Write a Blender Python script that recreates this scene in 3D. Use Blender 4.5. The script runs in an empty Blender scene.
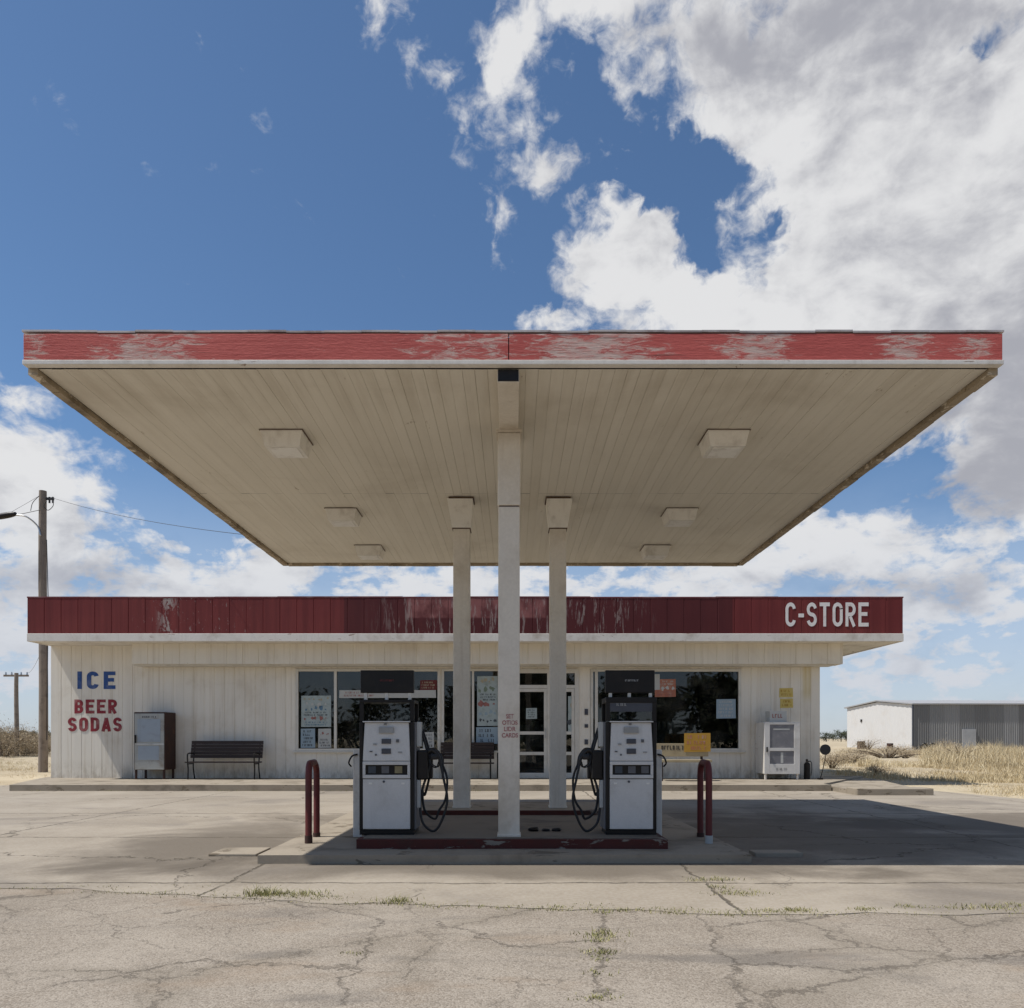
import bpy, bmesh, math, random
from mathutils import Vector, Matrix, noise as mnoise
random.seed(7)
R = math.radians
sc = bpy.context.scene
COL = sc.collection

# ------------------------------------------------------------------ camera numbers
F, CX, HY, EYE = 800.0, 513.0, 738.0, 1.3
def X(px, s): return (px - CX) / s
def Z(py, s): return EYE + (HY - py) / s

# ================================================================== node helpers
class G:
    def __init__(s, tree): s.t = tree
    def new(s, typ, **p):
        n = s.t.nodes.new(typ)
        for k, v in p.items(): setattr(n, k, v)
        return n
    def put(s, sock, v):
        if hasattr(v, 'is_linked') or isinstance(v, bpy.types.NodeSocket): s.t.links.new(v, sock)
        else: sock.default_value = v
    def m(s, op, a, b=None, c=None, clamp=False):
        n = s.new('ShaderNodeMath', operation=op); n.use_clamp = clamp
        for i, v in enumerate((a, b, c)):
            if v is not None: s.put(n.inputs[i], v)
        return n.outputs[0]
    def vm(s, op, a, b=None):
        n = s.new('ShaderNodeVectorMath', operation=op)
        s.put(n.inputs[0], a)
        if b is not None: s.put(n.inputs[1], b)
        return n.outputs['Value'] if op in ('DOT_PRODUCT', 'LENGTH') else n.outputs[0]
    def sc(s, v, xyz): return s.vm('MULTIPLY', v, xyz)
    def noise(s, v, scale, detail=5, rough=.55, dist=0, out='Fac'):
        n = s.new('ShaderNodeTexNoise'); s.put(n.inputs['Vector'], v)
        n.inputs['Scale'].default_value = scale; n.inputs['Detail'].default_value = detail
        n.inputs['Roughness'].default_value = rough; n.inputs['Distortion'].default_value = dist
        return n.outputs[out]
    def vor(s, v, scale, feature='F1', out='Distance', detail=0, rnd=1):
        n = s.new('ShaderNodeTexVoronoi', feature=feature); s.put(n.inputs['Vector'], v)
        n.inputs['Scale'].default_value = scale; n.inputs['Randomness'].default_value = rnd
        if 'Detail' in n.inputs: n.inputs['Detail'].default_value = detail
        return n.outputs[out]
    def ss(s, v, a, b, lo=0., hi=1.):
        n = s.new('ShaderNodeMapRange', interpolation_type='SMOOTHSTEP'); s.put(n.inputs[0], v)
        n.inputs[1].default_value = a; n.inputs[2].default_value = b
        n.inputs[3].default_value = lo; n.inputs[4].default_value = hi
        return n.outputs[0]
    def mix(s, f, a, b, blend='MIX'):
        n = s.new('ShaderNodeMix', data_type='RGBA', blend_type=blend)
        s.put(n.inputs[0], f)
        for i, v in ((6, a), (7, b)):
            s.put(n.inputs[i], (*v, 1) if isinstance(v, tuple) and len(v) == 3 else v)
        return n.outputs[2]
    def pos(s): return s.new('ShaderNodeNewGeometry').outputs['Position']
    def sep(s, v):
        n = s.new('ShaderNodeSeparateXYZ'); s.put(n.inputs[0], v); return n.outputs
    def comb(s, x, y, z):
        n = s.new('ShaderNodeCombineXYZ')
        for i, v in enumerate((x, y, z)): s.put(n.inputs[i], v)
        return n.outputs[0]
    def island(s): return s.new('ShaderNodeNewGeometry').outputs['Random Per Island']

def newmat(name):
    m = bpy.data.materials.new(name); m.use_nodes = True
    g = G(m.node_tree); b = m.node_tree.nodes['Principled BSDF']
    return m, g, b

def bump(g, b, h, strength=.3, dist=.01):
    n = g.new('ShaderNodeBump'); n.inputs['Strength'].default_value = strength
    n.inputs['Distance'].default_value = dist
    g.put(n.inputs['Height'], h); g.put(b.inputs['Normal'], n.outputs[0])

def weathered(name, col, dirt=(.12, .09, .06), amt=.5, scale=1.5, rough=.6, metal=0., streak=.5, bmp=.15,
              chip=None, chipamt=.0, chipscale=(6, 6, 6), spec=.4):
    """paint / metal with blotchy dirt, vertical run streaks and optional chips of another colour"""
    m, g, b = newmat(name)
    p = g.pos()
    n1 = g.noise(p, scale, 7, .62, .3)
    d = g.ss(n1, .45, .78)
    st = g.noise(g.sc(p, (9, 9, .35)), 1.0, 4, .6)
    s2 = g.m('MULTIPLY', g.ss(st, .5, .8), streak)
    f = g.m('MULTIPLY', g.m('MAXIMUM', d, s2), amt)
    fine = g.noise(p, scale * 22, 3, .6)
    c = g.mix(g.ss(fine, .3, .8), tuple(x * .95 for x in col), tuple(min(1, x * 1.03) for x in col))
    c = g.mix(f, c, dirt)
    rr = g.m('MULTIPLY_ADD', n1, .25, rough - .12)
    hgt = g.m('MULTIPLY_ADD', fine, .4, n1)
    if chip:
        cn = g.noise(g.sc(p, chipscale), 1.0, 8, .68, .4)
        cf = g.ss(cn, 1 - chipamt, 1 - chipamt + .035)
        c = g.mix(cf, c, chip)
        hgt = g.m('MULTIPLY_ADD', cf, -.8, hgt)
    g.put(b.inputs['Base Color'], c); g.put(b.inputs['Roughness'], rr)
    b.inputs['Metallic'].default_value = metal; b.inputs['Specular IOR Level'].default_value = spec
    bump(g, b, hgt, bmp, .01)
    return m

def plain(name, col, rough=.6, metal=0.):
    m, g, b = newmat(name)
    p = g.pos(); n = g.noise(p, 14, 5, .6)
    g.put(b.inputs['Base Color'], g.mix(g.ss(n, .3, .75), tuple(x * .82 for x in col), col))
    b.inputs['Roughness'].default_value = rough; b.inputs['Metallic'].default_value = metal
    bump(g, b, n, .08, .004)
    return m

# ================================================================== mesh helpers
class MB:
    def __init__(s): s.bm = bmesh.new()
    def box(s, x0, x1, y0, y1, z0, z1, bev=0., seg=2):
        t = bmesh.new()
        v = [t.verts.new(c) for c in ((x0,y0,z0),(x1,y0,z0),(x1,y1,z0),(x0,y1,z0),(x0,y0,z1),(x1,y0,z1),(x1,y1,z1),(x0,y1,z1))]
        for f in ((3,2,1,0),(4,5,6,7),(0,1,5,4),(1,2,6,5),(2,3,7,6),(3,0,4,7)): t.faces.new([v[i] for i in f])
        if bev: bmesh.ops.bevel(t, geom=t.edges[:], offset=bev, segments=seg, affect='EDGES', profile=.5)
        s.add(t); return s
    def add(s, t, M=None):
        if M is not None: t.transform(M)
        me = bpy.data.meshes.new('tmp'); t.to_mesh(me); t.free(); s.bm.from_mesh(me); bpy.data.meshes.remove(me)
    def cyl(s, p0, p1, r0, r1=None, n=14, cap=True):
        p0, p1 = Vector(p0), Vector(p1); r1 = r0 if r1 is None else r1
        t = bmesh.new(); d = p1 - p0
        bmesh.ops.create_cone(t, cap_ends=cap, segments=n, radius1=r0, radius2=r1, depth=d.length)
        q = d.to_track_quat('Z', 'Y').to_matrix().to_4x4()
        s.add(t, Matrix.Translation((p0 + p1) / 2) @ q); return s
    def tube(s, pts, r, n=8):
        pts = [Vector(p) for p in pts]; rings = []; bm = s.bm
        up = Vector((0, 0, 1)); prev = None
        for i, p in enumerate(pts):
            d = (pts[min(i + 1, len(pts) - 1)] - pts[max(i - 1, 0)]).normalized()
            if prev is None:
                a = d.cross(up)
                if a.length < .1: a = d.cross(Vector((1, 0, 0)))
            else: a = prev - d * prev.dot(d)
            a.normalize(); prev = a; b2 = d.cross(a)
            rr = r[i] if isinstance(r, (list, tuple)) else r
            rings.append([bm.verts.new(p + (a * math.cos(k * 2 * math.pi / n) + b2 * math.sin(k * 2 * math.pi / n)) * rr) for k in range(n)])
        for A, B in zip(rings, rings[1:]):
            for k in range(n): bm.faces.new((A[k], A[(k + 1) % n], B[(k + 1) % n], B[k]))
        bm.faces.new(rings[0][::-1]); bm.faces.new(rings[-1]); return s
    def prism(s, poly, z0, z1):
        """polygon in xy (ccw) extruded from z0 to z1"""
        bm = s.bm
        a = [bm.verts.new((x, y, z0)) for x, y in poly]; b = [bm.verts.new((x, y, z1)) for x, y in poly]
        bm.faces.new(a[::-1]); bm.faces.new(b); n = len(poly)
        for i in range(n): bm.faces.new((a[i], a[(i + 1) % n], b[(i + 1) % n], b[i]))
        return s
    def quad(s, *p):
        s.bm.faces.new([s.bm.verts.new(q) for q in p]); return s
    def ribs(s, x0, x1, z0, z1, y, pitch=.3, w=.012, d=.012, depth=.04):
        """boarded skin facing -y with v-grooves"""
        n = max(1, round((x1 - x0) / pitch)); st = (x1 - x0) / n; prof = []
        for i in range(n):
            a = x0 + i * st; wob = random.uniform(-.0015, .0015)
            prof += [(a + (w if i else 0), y + wob), (a + st - w, y + wob)]
            if i < n - 1: prof.append((a + st, y + d))
        bm = s.bm
        lo = [bm.verts.new((px, py, z0)) for px, py in prof]; hi = [bm.verts.new((px, py, z1)) for px, py in prof]
        for i in range(len(prof) - 1): bm.faces.new((lo[i], lo[i + 1], hi[i + 1], hi[i]))
        s.box(x0, x1, y + d + .001, y + depth, z0, z1)
        return s
    def build(s, name, mat, parent=None, smooth=None, base=None):
        o_ = Vector((0, 0, 0))
        if parent is not None: o_ = parent['_w'] and Vector(parent['_w']) or o_
        elif base is not None: o_ = Vector(base)
        bmesh.ops.recalc_face_normals(s.bm, faces=s.bm.faces[:]) if len(s.bm.faces) < 40000 else None
        s.bm.transform(Matrix.Translation(-o_))
        me = bpy.data.meshes.new(name); s.bm.to_mesh(me); s.bm.free()
        me.materials.append(mat)
        o = bpy.data.objects.new(name, me); COL.objects.link(o)
        if parent is not None: o.parent = parent
        else: o.location = o_
        o['_w'] = tuple(o_)
        if smooth: 
            for f in me.polygons: f.use_smooth = True
            if smooth != True: me.set_sharp_from_angle(angle=R(smooth))
        return o

def tag(o, label=None, cat=None, group=None, kind=None):
    if label: o['label'] = label
    if cat: o['category'] = cat
    if group: o['group'] = group
    if kind: o['kind'] = kind
    return o
def thing(name, label, cat, loc, group=None):
    o = bpy.data.objects.new(name, None); COL.objects.link(o); o.location = loc; o['_w'] = tuple(loc)
    o.empty_display_size = .2
    return tag(o, label, cat, group)
def struct(name, mb, mat, **k):
    return tag(mb.build(name, mat, **k), kind='structure')
def text_bm(body, x, z, y, h, width=None, bold=.0, depth=.004, spacing=1., align='LEFT'):
    """flat lettering standing in the xz plane facing -y; x,z = lower left (or centre), h = cap height"""
    cu = bpy.data.curves.new('txt', 'FONT'); cu.body = body; cu.size = 1; cu.offset = bold; cu.extrude = .0; cu.space_character = spacing
    ob = bpy.data.objects.new('txt', cu); COL.objects.link(ob)
    dg = bpy.context.evaluated_depsgraph_get(); dg.update()
    me = bpy.data.meshes.new_from_object(ob.evaluated_get(dg))
    bpy.data.objects.remove(ob); bpy.data.curves.remove(cu)
    xs = [v.co.x for v in me.vertices]; ys = [v.co.y for v in me.vertices]
    x0, x1, y0, y1 = min(xs), max(xs), min(ys), max(ys)
    sy = h / (y1 - y0); sx = width / (x1 - x0) if width else sy
    off = -(x1 - x0) * sx / 2 if align == 'CENTER' else 0
    bm = bmesh.new(); bm.from_mesh(me); bpy.data.meshes.remove(me)
    for v in bm.verts: v.co = Vector((x + off + (v.co.x - x0) * sx, y, z + (v.co.y - y0) * sy))
    r = bmesh.ops.extrude_face_region(bm, geom=bm.faces[:])
    for v in r['geom']:
        if isinstance(v, bmesh.types.BMVert): v.co.y += depth
    for f in bm.faces: f.smooth = False
    mb = MB(); mb.bm.free(); mb.bm = bm; return mb
def arc(cx, cy, rx, ry, a0, a1, n=14): return [(cx + rx * math.cos(R(a0 + (a1 - a0) * k / n)), cy + ry * math.sin(R(a0 + (a1 - a0) * k / n))) for k in range(n + 1)]
def glyph(ch, W, t):
    """strokes (centre lines) of a plain gothic capital, height 1, width W, stroke t"""
    i = t / 2; r = (W - t) / 2; ry = (1 - t) / 4; rc = min(r, .26); m = .5
    top, bot, rt = 1 - i, i, W - i
    if ch == 'C': return [arc(W/2, top - rc, r, rc, 5, 180) + arc(W/2, bot + rc, r, rc, 180, 355)]
    if ch == 'O': return [arc(W/2, top - rc, r, rc, 0, 180) + arc(W/2, bot + rc, r, rc, 180, 360) + [(rt, .5)] + arc(W/2, top - rc, r, rc, 0, 12, 2)]
    if ch == 'S': return [arc(W/2, top - ry, r, ry, 12, 270) + arc(W/2, bot + ry, r, ry, 90, -168)]
    if ch == 'T': return [[(0, top), (W, top)], [(W/2, top - i), (W/2, 0)]]
    if ch == 'E': return [[(i, 0), (i, 1)], [(t, top), (W, top)], [(t, .52), (W * .88, .52)], [(t, bot), (W, bot)]]
    if ch == 'I': return [[(i, 0), (i, 1)]]
    if ch == '-': return [[(0, .46), (W, .46)]]
    if ch == 'R': return [[(i, 0), (i, 1)], [(t, top), (W*.5, top)] + arc(W*.5, top - ry, rt - W*.5, ry, 90, -90) + [(t, top - 2*ry)], [(W*.46, top - 2*ry - i), (rt, 0)]]
    if ch == 'B': return [[(i, 0), (i, 1)], [(t, top), (W*.5, top)] + arc(W*.5, top - ry, rt - W*.5 - .01, ry, 90, -90) + [(t, top - 2*ry)], [(W*.5, top - 2*ry)] + arc(W*.5, bot + ry, rt - W*.5, ry, 90, -90) + [(t, bot)]]
    if ch == 'D': return [[(i, 0), (i, 1)], [(t, top), (W*.45, top)] + arc(W*.45, top - rc, rt - W*.45, rc, 90, 0) + arc(W*.45, bot + rc, rt - W*.45, rc, 0, -90) + [(t, bot)]]
    if ch == 'A': return [[(i * .7, 0), (W/2, 1 - i * .3)], [(W/2, 1 - i * .3), (W - i * .7, 0)], [(W*.24, .27), (W*.76, .27)]]
def letters(body, x0, x1, z0, h, y, t=.2, dep=.004, gap=.16):
    """painted gothic capitals between x0 and x1, cap height h, each stroke a thin raised ribbon"""
    k = {'I': t, '-': .30}; nat = sum(k.get(c, .56) for c in body) + gap * (len(body) - 1); sx = (x1 - x0) / nat / h
    mb = MB(); bm = mb.bm; x = x0; lay = 0
    for c in body:
        W = k.get(c, .56)
        for st in glyph(c, W, t):
            L = []; Rr = []; lay = (lay + 1) % 3; yy = y - dep - lay * .0006
            for j, p in enumerate(st):
                a = Vector(st[max(j - 1, 0)]); b = Vector(st[min(j + 1, len(st) - 1)]); d = (b - a).normalized(); n = Vector((-d.y, d.x)); q = Vector(p)
                for lst, sg in ((L, 1), (Rr, -1)):
                    v = q + n * sg * t / 2; lst.append((x + v.x * sx * h, z0 + v.y * h))
            fr = [[bm.verts.new((u[0], yy, u[1])) for u in lst] for lst in (L, Rr)]; bk = [[bm.verts.new((u[0], y, u[1])) for u in lst] for lst in (L, Rr)]
            for j in range(len(st) - 1):
                bm.faces.new((fr[0][j], fr[0][j+1], fr[1][j+1], fr[1][j])); bm.faces.new((fr[0][j], bk[0][j], bk[0][j+1], fr[0][j+1])); bm.faces.new((fr[1][j], fr[1][j+1], bk[1][j+1], bk[1][j]))
            for j in (0, -1): bm.faces.new((fr[0][j], fr[1][j], bk[1][j], bk[0][j]))
        x += (W + gap) * sx * h
    return mb
def scribble(mb, x0, x1, z0, z1, y, rows, density=.8, seed=1, dep=.003):
    """unreadable faded print: rows of short broken strokes"""
    rg = random.Random(seed); rh = (z1 - z0) / rows
    for r in range(rows):
        zc = z1 - (r + .5) * rh; h = rh * .30; cw = h * 1.25; x = x0 + rg.uniform(0, (x1 - x0) * .12)
        while x < x1 - cw - rg.uniform(0, (x1 - x0) * .08):
            if rg.random() < density:
                k = rg.randint(0, 3); t = h * .42
                if k != 0: mb.box(x, x + t, y - dep, y, zc - h, zc + h)
                if k != 1: mb.box(x + t * 1.02, x + cw * .8, y - dep, y, zc + h - t, zc + h)
                if k != 2: mb.box(x + t * 1.02, x + cw * .8, y - dep, y, zc - h, zc - h + t)
                if k == 3 or k == 0: mb.box(x + cw * .45, x + cw * .8, y - dep, y, zc - h + t * 1.02, zc + h - t * 1.02)
            x += cw * 1.12
    return mb

# ================================================================== materials
M = {}
def concrete_mat():
    m, g, b = newmat('concrete')
    p = g.pos(); q = g.sep(p)
    base_n = g.noise(p, .55, 8, .62, .4); fine = g.noise(p, 26, 4, .7); med = g.noise(p, 3.2, 6, .6)
    c = g.mix(g.ss(base_n, .3, .72), (.268, .225, .170), (.352, .303, .238))
    c = g.mix(g.ss(med, .42, .75, 0, .45), c, (.235, .195, .145))
    c = g.mix(g.ss(fine, .35, .7, 0, .45), c, (.41, .37, .315))
    # oil and tyre stains
    ol = g.noise(g.sc(p, (.35, .5, 1)), 1.0, 6, .6, .6)
    c = g.mix(g.ss(ol, .50, .72, 0, .6), c, (.15, .13, .112))
    # oil stains on the pump lanes, darkened further to deepen the canopy's shade
    for lx, ly, rx_, ry_ in ((-3.6, 10.2, 1.5, 3.2), (4.4, 10.6, 2.6, 3.6), (.2, 8.0, 4.5, .7), (7.5, 12., 3., 2.4)):
        e = g.vm('LENGTH', g.sc(g.vm('SUBTRACT', p, (lx, ly, 0.)), (1 / rx_, 1 / ry_, 0.)))
        e = g.m('ADD', e, g.m('MULTIPLY_ADD', base_n, 2.2, -1.1)); e = g.m('ADD', e, g.m('MULTIPLY_ADD', ol, 1.6, -.8))
        c = g.mix(g.ss(e, .35, 1.25, .74, 0), c, (.112, .092, .070))
    # slab joints: x every 4.2 m, y every 3.1 m, wobbling and grown open
    w = g.noise(p, 1.3, 5, .65); w2 = g.noise(p, 5, 3, .6)
    def joint(coord, pitch, off, wd):
        a = g.m('ADD', coord, g.m('MULTIPLY_ADD', w, .22, off - .11))
        a = g.m('ADD', a, g.m('MULTIPLY_ADD', w2, .05, 0))
        f = g.m('ABSOLUTE', g.m('SUBTRACT', g.m('FRACT', g.m('DIVIDE', a, pitch)), .5))
        return g.ss(g.m('MULTIPLY', f, pitch), wd * .35, wd, 1, 0)
    j = g.m('MAXIMUM', joint(q[0], 4.3, .4, .022), joint(q[1], 3.3, 1.05, .03))
    dv = g.vm('ADD', p, g.sc(g.noise(p, 1.1, 5, .7, out='Color'), (1.3, 1.3, 0)))
    ck = g.vor(dv, .27, 'DISTANCE_TO_EDGE')
    k = g.m('MULTIPLY', g.ss(ck, .001, .0055, 1, 0), g.ss(g.noise(p, .3, 3), .44, .56))
    j = g.m('MULTIPLY', g.m('MAXIMUM', j, k), g.ss(w2, .28, .5))
    c = g.mix(g.m('MULTIPLY', j, .85), c, (.09, .075, .055))
    g.put(b.inputs['Base Color'], c); b.inputs['Roughness'].default_value = .9
    b.inputs['Specular IOR Level'].default_value = .25
    h = g.m('MULTIPLY_ADD', j, -3.0, g.m('MULTIPLY_ADD', fine, .35, g.m('MULTIPLY', med, .5)))
    bump(g, b, h, .5, .02)
    return m
def asphalt_mat():
    m, g, b = newmat('old_asphalt')
    p = g.pos()
    v = g.vor(p, 105, 'F1', 'Color'); vv = g.sep(v)[0]
    vd = g.vor(p, 105, 'F1')
    base_n = g.noise(p, .7, 7, .62, .5); med = g.noise(p, 4, 6, .65)
    c = g.mix(g.ss(base_n, .32, .7), (.222, .184, .143), (.315, .27, .216))
    c = g.mix(g.ss(vv, .25, .95, 0, .55), c, (.42, .37, .305))
    c = g.mix(g.ss(vv, .0, .22, .5, 0), c, (.13, .11, .09))
    c = g.mix(g.ss(med, .5, .75, 0, .45), c, (.20, .17, .135))
    br = g.noise(g.sc(p, (.5, .9, 1)), 1.0, 5, .6, .3)
    c = g.mix(g.ss(br, .53, .68, 0, .55), c, (.27, .195, .13))
    dk = g.noise(g.sc(g.vm('ADD', p, (13., 4., 0.)), (.45, 1.1, 1)), 1.0, 6, .62, .6)
    c = g.mix(g.ss(dk, .52, .68, 0, .6), c, (.135, .12, .105))
    dv = g.vm('ADD', p, g.sc(g.noise(p, 1.5, 7, .72, out='Color'), (.9, .9, 0)))
    e1 = g.vor(dv, .52, 'DISTANCE_TO_EDGE'); dv2 = g.vm('ADD', p, g.sc(g.noise(p, 4, 6, .7, out='Color'), (.35, .35, 0)))
    e2 = g.vor(dv2, 1.5, 'DISTANCE_TO_EDGE')
    k1 = g.m('MULTIPLY', g.ss(e1, .0015, .0075, 1, 0), g.ss(g.noise(p, .8, 4), .40, .58, .0, .8))
    k2 = g.m('MULTIPLY', g.ss(e2, .002, .010, 1, 0), g.ss(g.noise(p, .45, 3), .44, .58, 0, .7))
    k = g.m('MAXIMUM', k1, k2)
    flat = g.sc(g.vm('ADD', p, g.sc(g.vm('SUBTRACT', g.noise(p, 2.6, 7, .7, out='Color'), (.5, .5, .5)), (.55, .55, 0))), (1, 1, 0))
    for line in (((602, 906), (596, 935), (603, 965), (598, 1010)), ((380, 915), (362, 945), (358, 965), (338, 1006)), ((690, 914), (722, 945), (730, 965), (752, 1008)), ((440, 922), (520, 948), (600, 940)), ((700, 925), (790, 918), (870, 912)), ((60, 985), (200, 960), (360, 968)), ((730, 962), (860, 970), (1040, 950)), ((160, 912), (270, 900), (380, 915))):
        for (ax, ay), (bx_, by_) in zip(line, line[1:]):
            da, db = F * EYE / (ay - HY), F * EYE / (by_ - HY); a_ = ((ax - CX) * da / F, da, 0.); ba = ((bx_ - CX) * db / F - a_[0], db - da, 0.)
            pa = g.vm('SUBTRACT', flat, a_); hh = g.m('DIVIDE', g.vm('DOT_PRODUCT', pa, ba), ba[0] ** 2 + ba[1] ** 2, clamp=True)
            sc_ = g.new('ShaderNodeVectorMath', operation='SCALE'); sc_.inputs[0].default_value = ba; g.put(sc_.inputs['Scale'], hh)
            dd_ = g.vm('LENGTH', g.vm('SUBTRACT', pa, sc_.outputs[0]))
            k = g.m('MAXIMUM', k, g.m('MULTIPLY', g.ss(dd_, .003, .021, 1, 0), g.ss(med, .3, .55, .25, .95)))
    halo = g.m('MULTIPLY', g.ss(e1, .01, .09, 1, 0), g.ss(g.noise(p, .8, 4), .4, .6, 0, .4))
    c = g.mix(halo, c, (.20, .17, .13))
    c = g.mix(g.m('MULTIPLY', k, .68), c, (.085, .07, .055))
    g.put(b.inputs['Base Color'], c); b.inputs['Roughness'].default_value = .92
    b.inputs['Specular IOR Level'].default_value = .2
    h = g.m('ADD', g.m('MULTIPLY', k, -2.2), g.m('MULTIPLY_ADD', vd, -.5, g.m('MULTIPLY', med, .6)))
    bump(g, b, h, .45, .012)
    return m
def dirt_mat():
    m, g, b = newmat('dry_ground')
    p = g.pos()
    a = g.noise(p, .12, 7, .62, .4); f = g.noise(p, 9, 5, .7); md = g.noise(p, 1.1, 6, .6)
    c = g.mix(g.ss(a, .35, .68), (.36, .29, .195), (.50, .42, .29))
    c = g.mix(g.ss(md, .48, .75, 0, .6), c, (.24, .185, .115))
    c = g.mix(g.ss(f, .4, .75, 0, .6), c, (.58, .50, .36))
    g.put(b.inputs['Base Color'], c); b.inputs['Roughness'].default_value = 1
    b.inputs['Specular IOR Level'].default_value = .1
    bump(g, b, g.m('ADD', f, md), .7, .05)
    return m
def hill_mat():
    m, g, b = newmat('far_scrub')
    p = g.pos(); n = g.noise(g.sc(p, (.02, .02, .05)), 1., 8, .7)
    g.put(b.inputs['Base Color'], g.mix(g.ss(n, .35, .65), (.12, .13, .12), (.25, .24, .21)))
    b.inputs['Roughness'].default_value = 1
    return m
def blade_mat(name, cols):
    m, g, b = newmat(name)
    r = g.island(); n = g.noise(g.pos(), .5, 4)
    c = g.mix(g.ss(r, 0, .55), cols[0], cols[1]); c = g.mix(g.ss(r, .6, 1), c, cols[2])
    c = g.mix(g.ss(n, .5, .7, 0, .35), c, tuple(x * .6 for x in cols[1]))
    g.put(b.inputs['Base Color'], c); b.inputs['Roughness'].default_value = .8
    b.inputs['Specular IOR Level'].default_value = .2
    return m
def peel_fascia(name, red, red2, wood, edges=True, amt=.0, z0=0, z1=1, spots=()):
    """red painted boards; paint flakes in long patches showing bleached wood; dirty joints"""
    m, g, b = newmat(name)
    p = g.pos(); q = g.sep(p)
    n1 = g.noise(g.sc(p, (1.2, 1, 3)), 1.0, 6, .6); fine = g.noise(g.sc(p, (14, 14, 60)), 1., 5, .65)
    c = g.mix(g.ss(n1, .3, .7), red, red2)
    c = g.mix(g.ss(fine, .45, .8, 0, .35), c, tuple(min(1, x * 1.5 + .03) for x in red2))
    pn = g.noise(g.sc(p, (4.2, 1, 20)), 1.0, 10, .74, .6)
    big = g.noise(g.sc(p, (.5, 1, 1.2)), 1.0, 3, .5)
    sp = None
    for (cx, rx, w) in spots:
        a = g.m('DIVIDE', g.m('SUBTRACT', q[0], cx), rx); a = g.m('SUBTRACT', 1., g.m('MULTIPLY', a, a))
        a = g.m('MULTIPLY', g.m('MAXIMUM', a, 0.), w)
        sp = a if sp is None else g.m('MAXIMUM', sp, a)
    th = g.m('ADD', pn, g.m('MULTIPLY', g.m('SUBTRACT', big, .5), .25))
    if sp is not None: th = g.m('ADD', th, sp)
    if edges:
        e = g.ss(q[2], z0 + .005, z0 + .07, .22, 0)
        th = g.m('ADD', th, e)
    cf = g.m('MULTIPLY', g.ss(th, .66 - amt, .80 - amt), g.ss(g.noise(g.sc(p, (7, 1, 40)), 1., 7, .7), .25, .62, .3, .95))
    wd = g.noise(g.sc(p, (3, 3, 70)), 1., 6, .65)
    wc = g.mix(g.ss(wd, .35, .7), tuple(x * .72 for x in wood), wood)
    c = g.mix(cf, c, wc)
    dn = g.noise(g.sc(p, (.8, 1, 22)), 1., 6, .7, .2)
    c = g.mix(g.ss(dn, .62, .72, 0, .7), c, (.10, .05, .04))
    g.put(b.inputs['Base Color'], c); b.inputs['Roughness'].default_value = .75
    b.inputs['Specular IOR Level'].default_value = .3
    bump(g, b, g.m('ADD', g.m('MULTIPLY', cf, -1.2), g.m('ADD', fine, dn)), .4, .012)
    return m
def store_fascia(name):
    m, g, b = newmat(name)
    p = g.pos(); q = g.sep(p)
    st = g.noise(g.sc(p, (5, 1, .25)), 1., 6, .65); n1 = g.noise(g.sc(p, (.35, 1, .6)), 1., 4, .5)
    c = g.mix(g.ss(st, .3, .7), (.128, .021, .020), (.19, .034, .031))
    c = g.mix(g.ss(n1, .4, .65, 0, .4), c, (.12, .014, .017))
    # painted shadow band across the middle of the front and one scabbed run left of it
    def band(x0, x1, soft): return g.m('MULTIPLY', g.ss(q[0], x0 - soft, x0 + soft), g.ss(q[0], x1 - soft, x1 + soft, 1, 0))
    old = band(-4.62, 6.0, .02)  # canopy's shadow painted into the colour as a darker middle band
    c = g.mix(g.m('MULTIPLY', old, .72), c, (.055, .009, .011))  # darkens the middle band for the canopy's shadow
    up = g.ss(q[2], 4.55, 4.62)
    fade = g.m('MULTIPLY', g.m('MULTIPLY', band(-2.9, .9, .05), up), g.ss(g.noise(g.sc(p, (3, 1, 2)), 1., 6, .6), .35, .6, .2, .75))
    c = g.mix(fade, c, (.30, .115, .105))
    scab = g.m('MULTIPLY', band(-9.6, -9.25, .22), g.ss(g.noise(g.sc(p, (4.5, 1, 2.2)), 1., 8, .7, .6), .50, .545))
    scab2 = g.m('MULTIPLY', band(-10.2, -7.4, .8), g.ss(g.noise(g.sc(p, (14, 1, 5)), 1., 8, .72, .4), .60, .64, 0, .6))
    scab3 = g.m('MULTIPLY', band(-3.4, 3.4, .8), g.ss(g.noise(g.sc(p, (9, 1, 1.2)), 1., 8, .72, .4), .53, .60, 0, .55))
    c = g.mix(g.m('MAXIMUM', g.m('MAXIMUM', scab, scab2), scab3), c, (.36, .30, .27))
    g.put(b.inputs['Base Color'], c); b.inputs['Roughness'].default_value = .7
    b.inputs['Specular IOR Level'].default_value = .3
    bump(g, b, g.m('ADD', st, scab), .25, .01)
    return m
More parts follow.
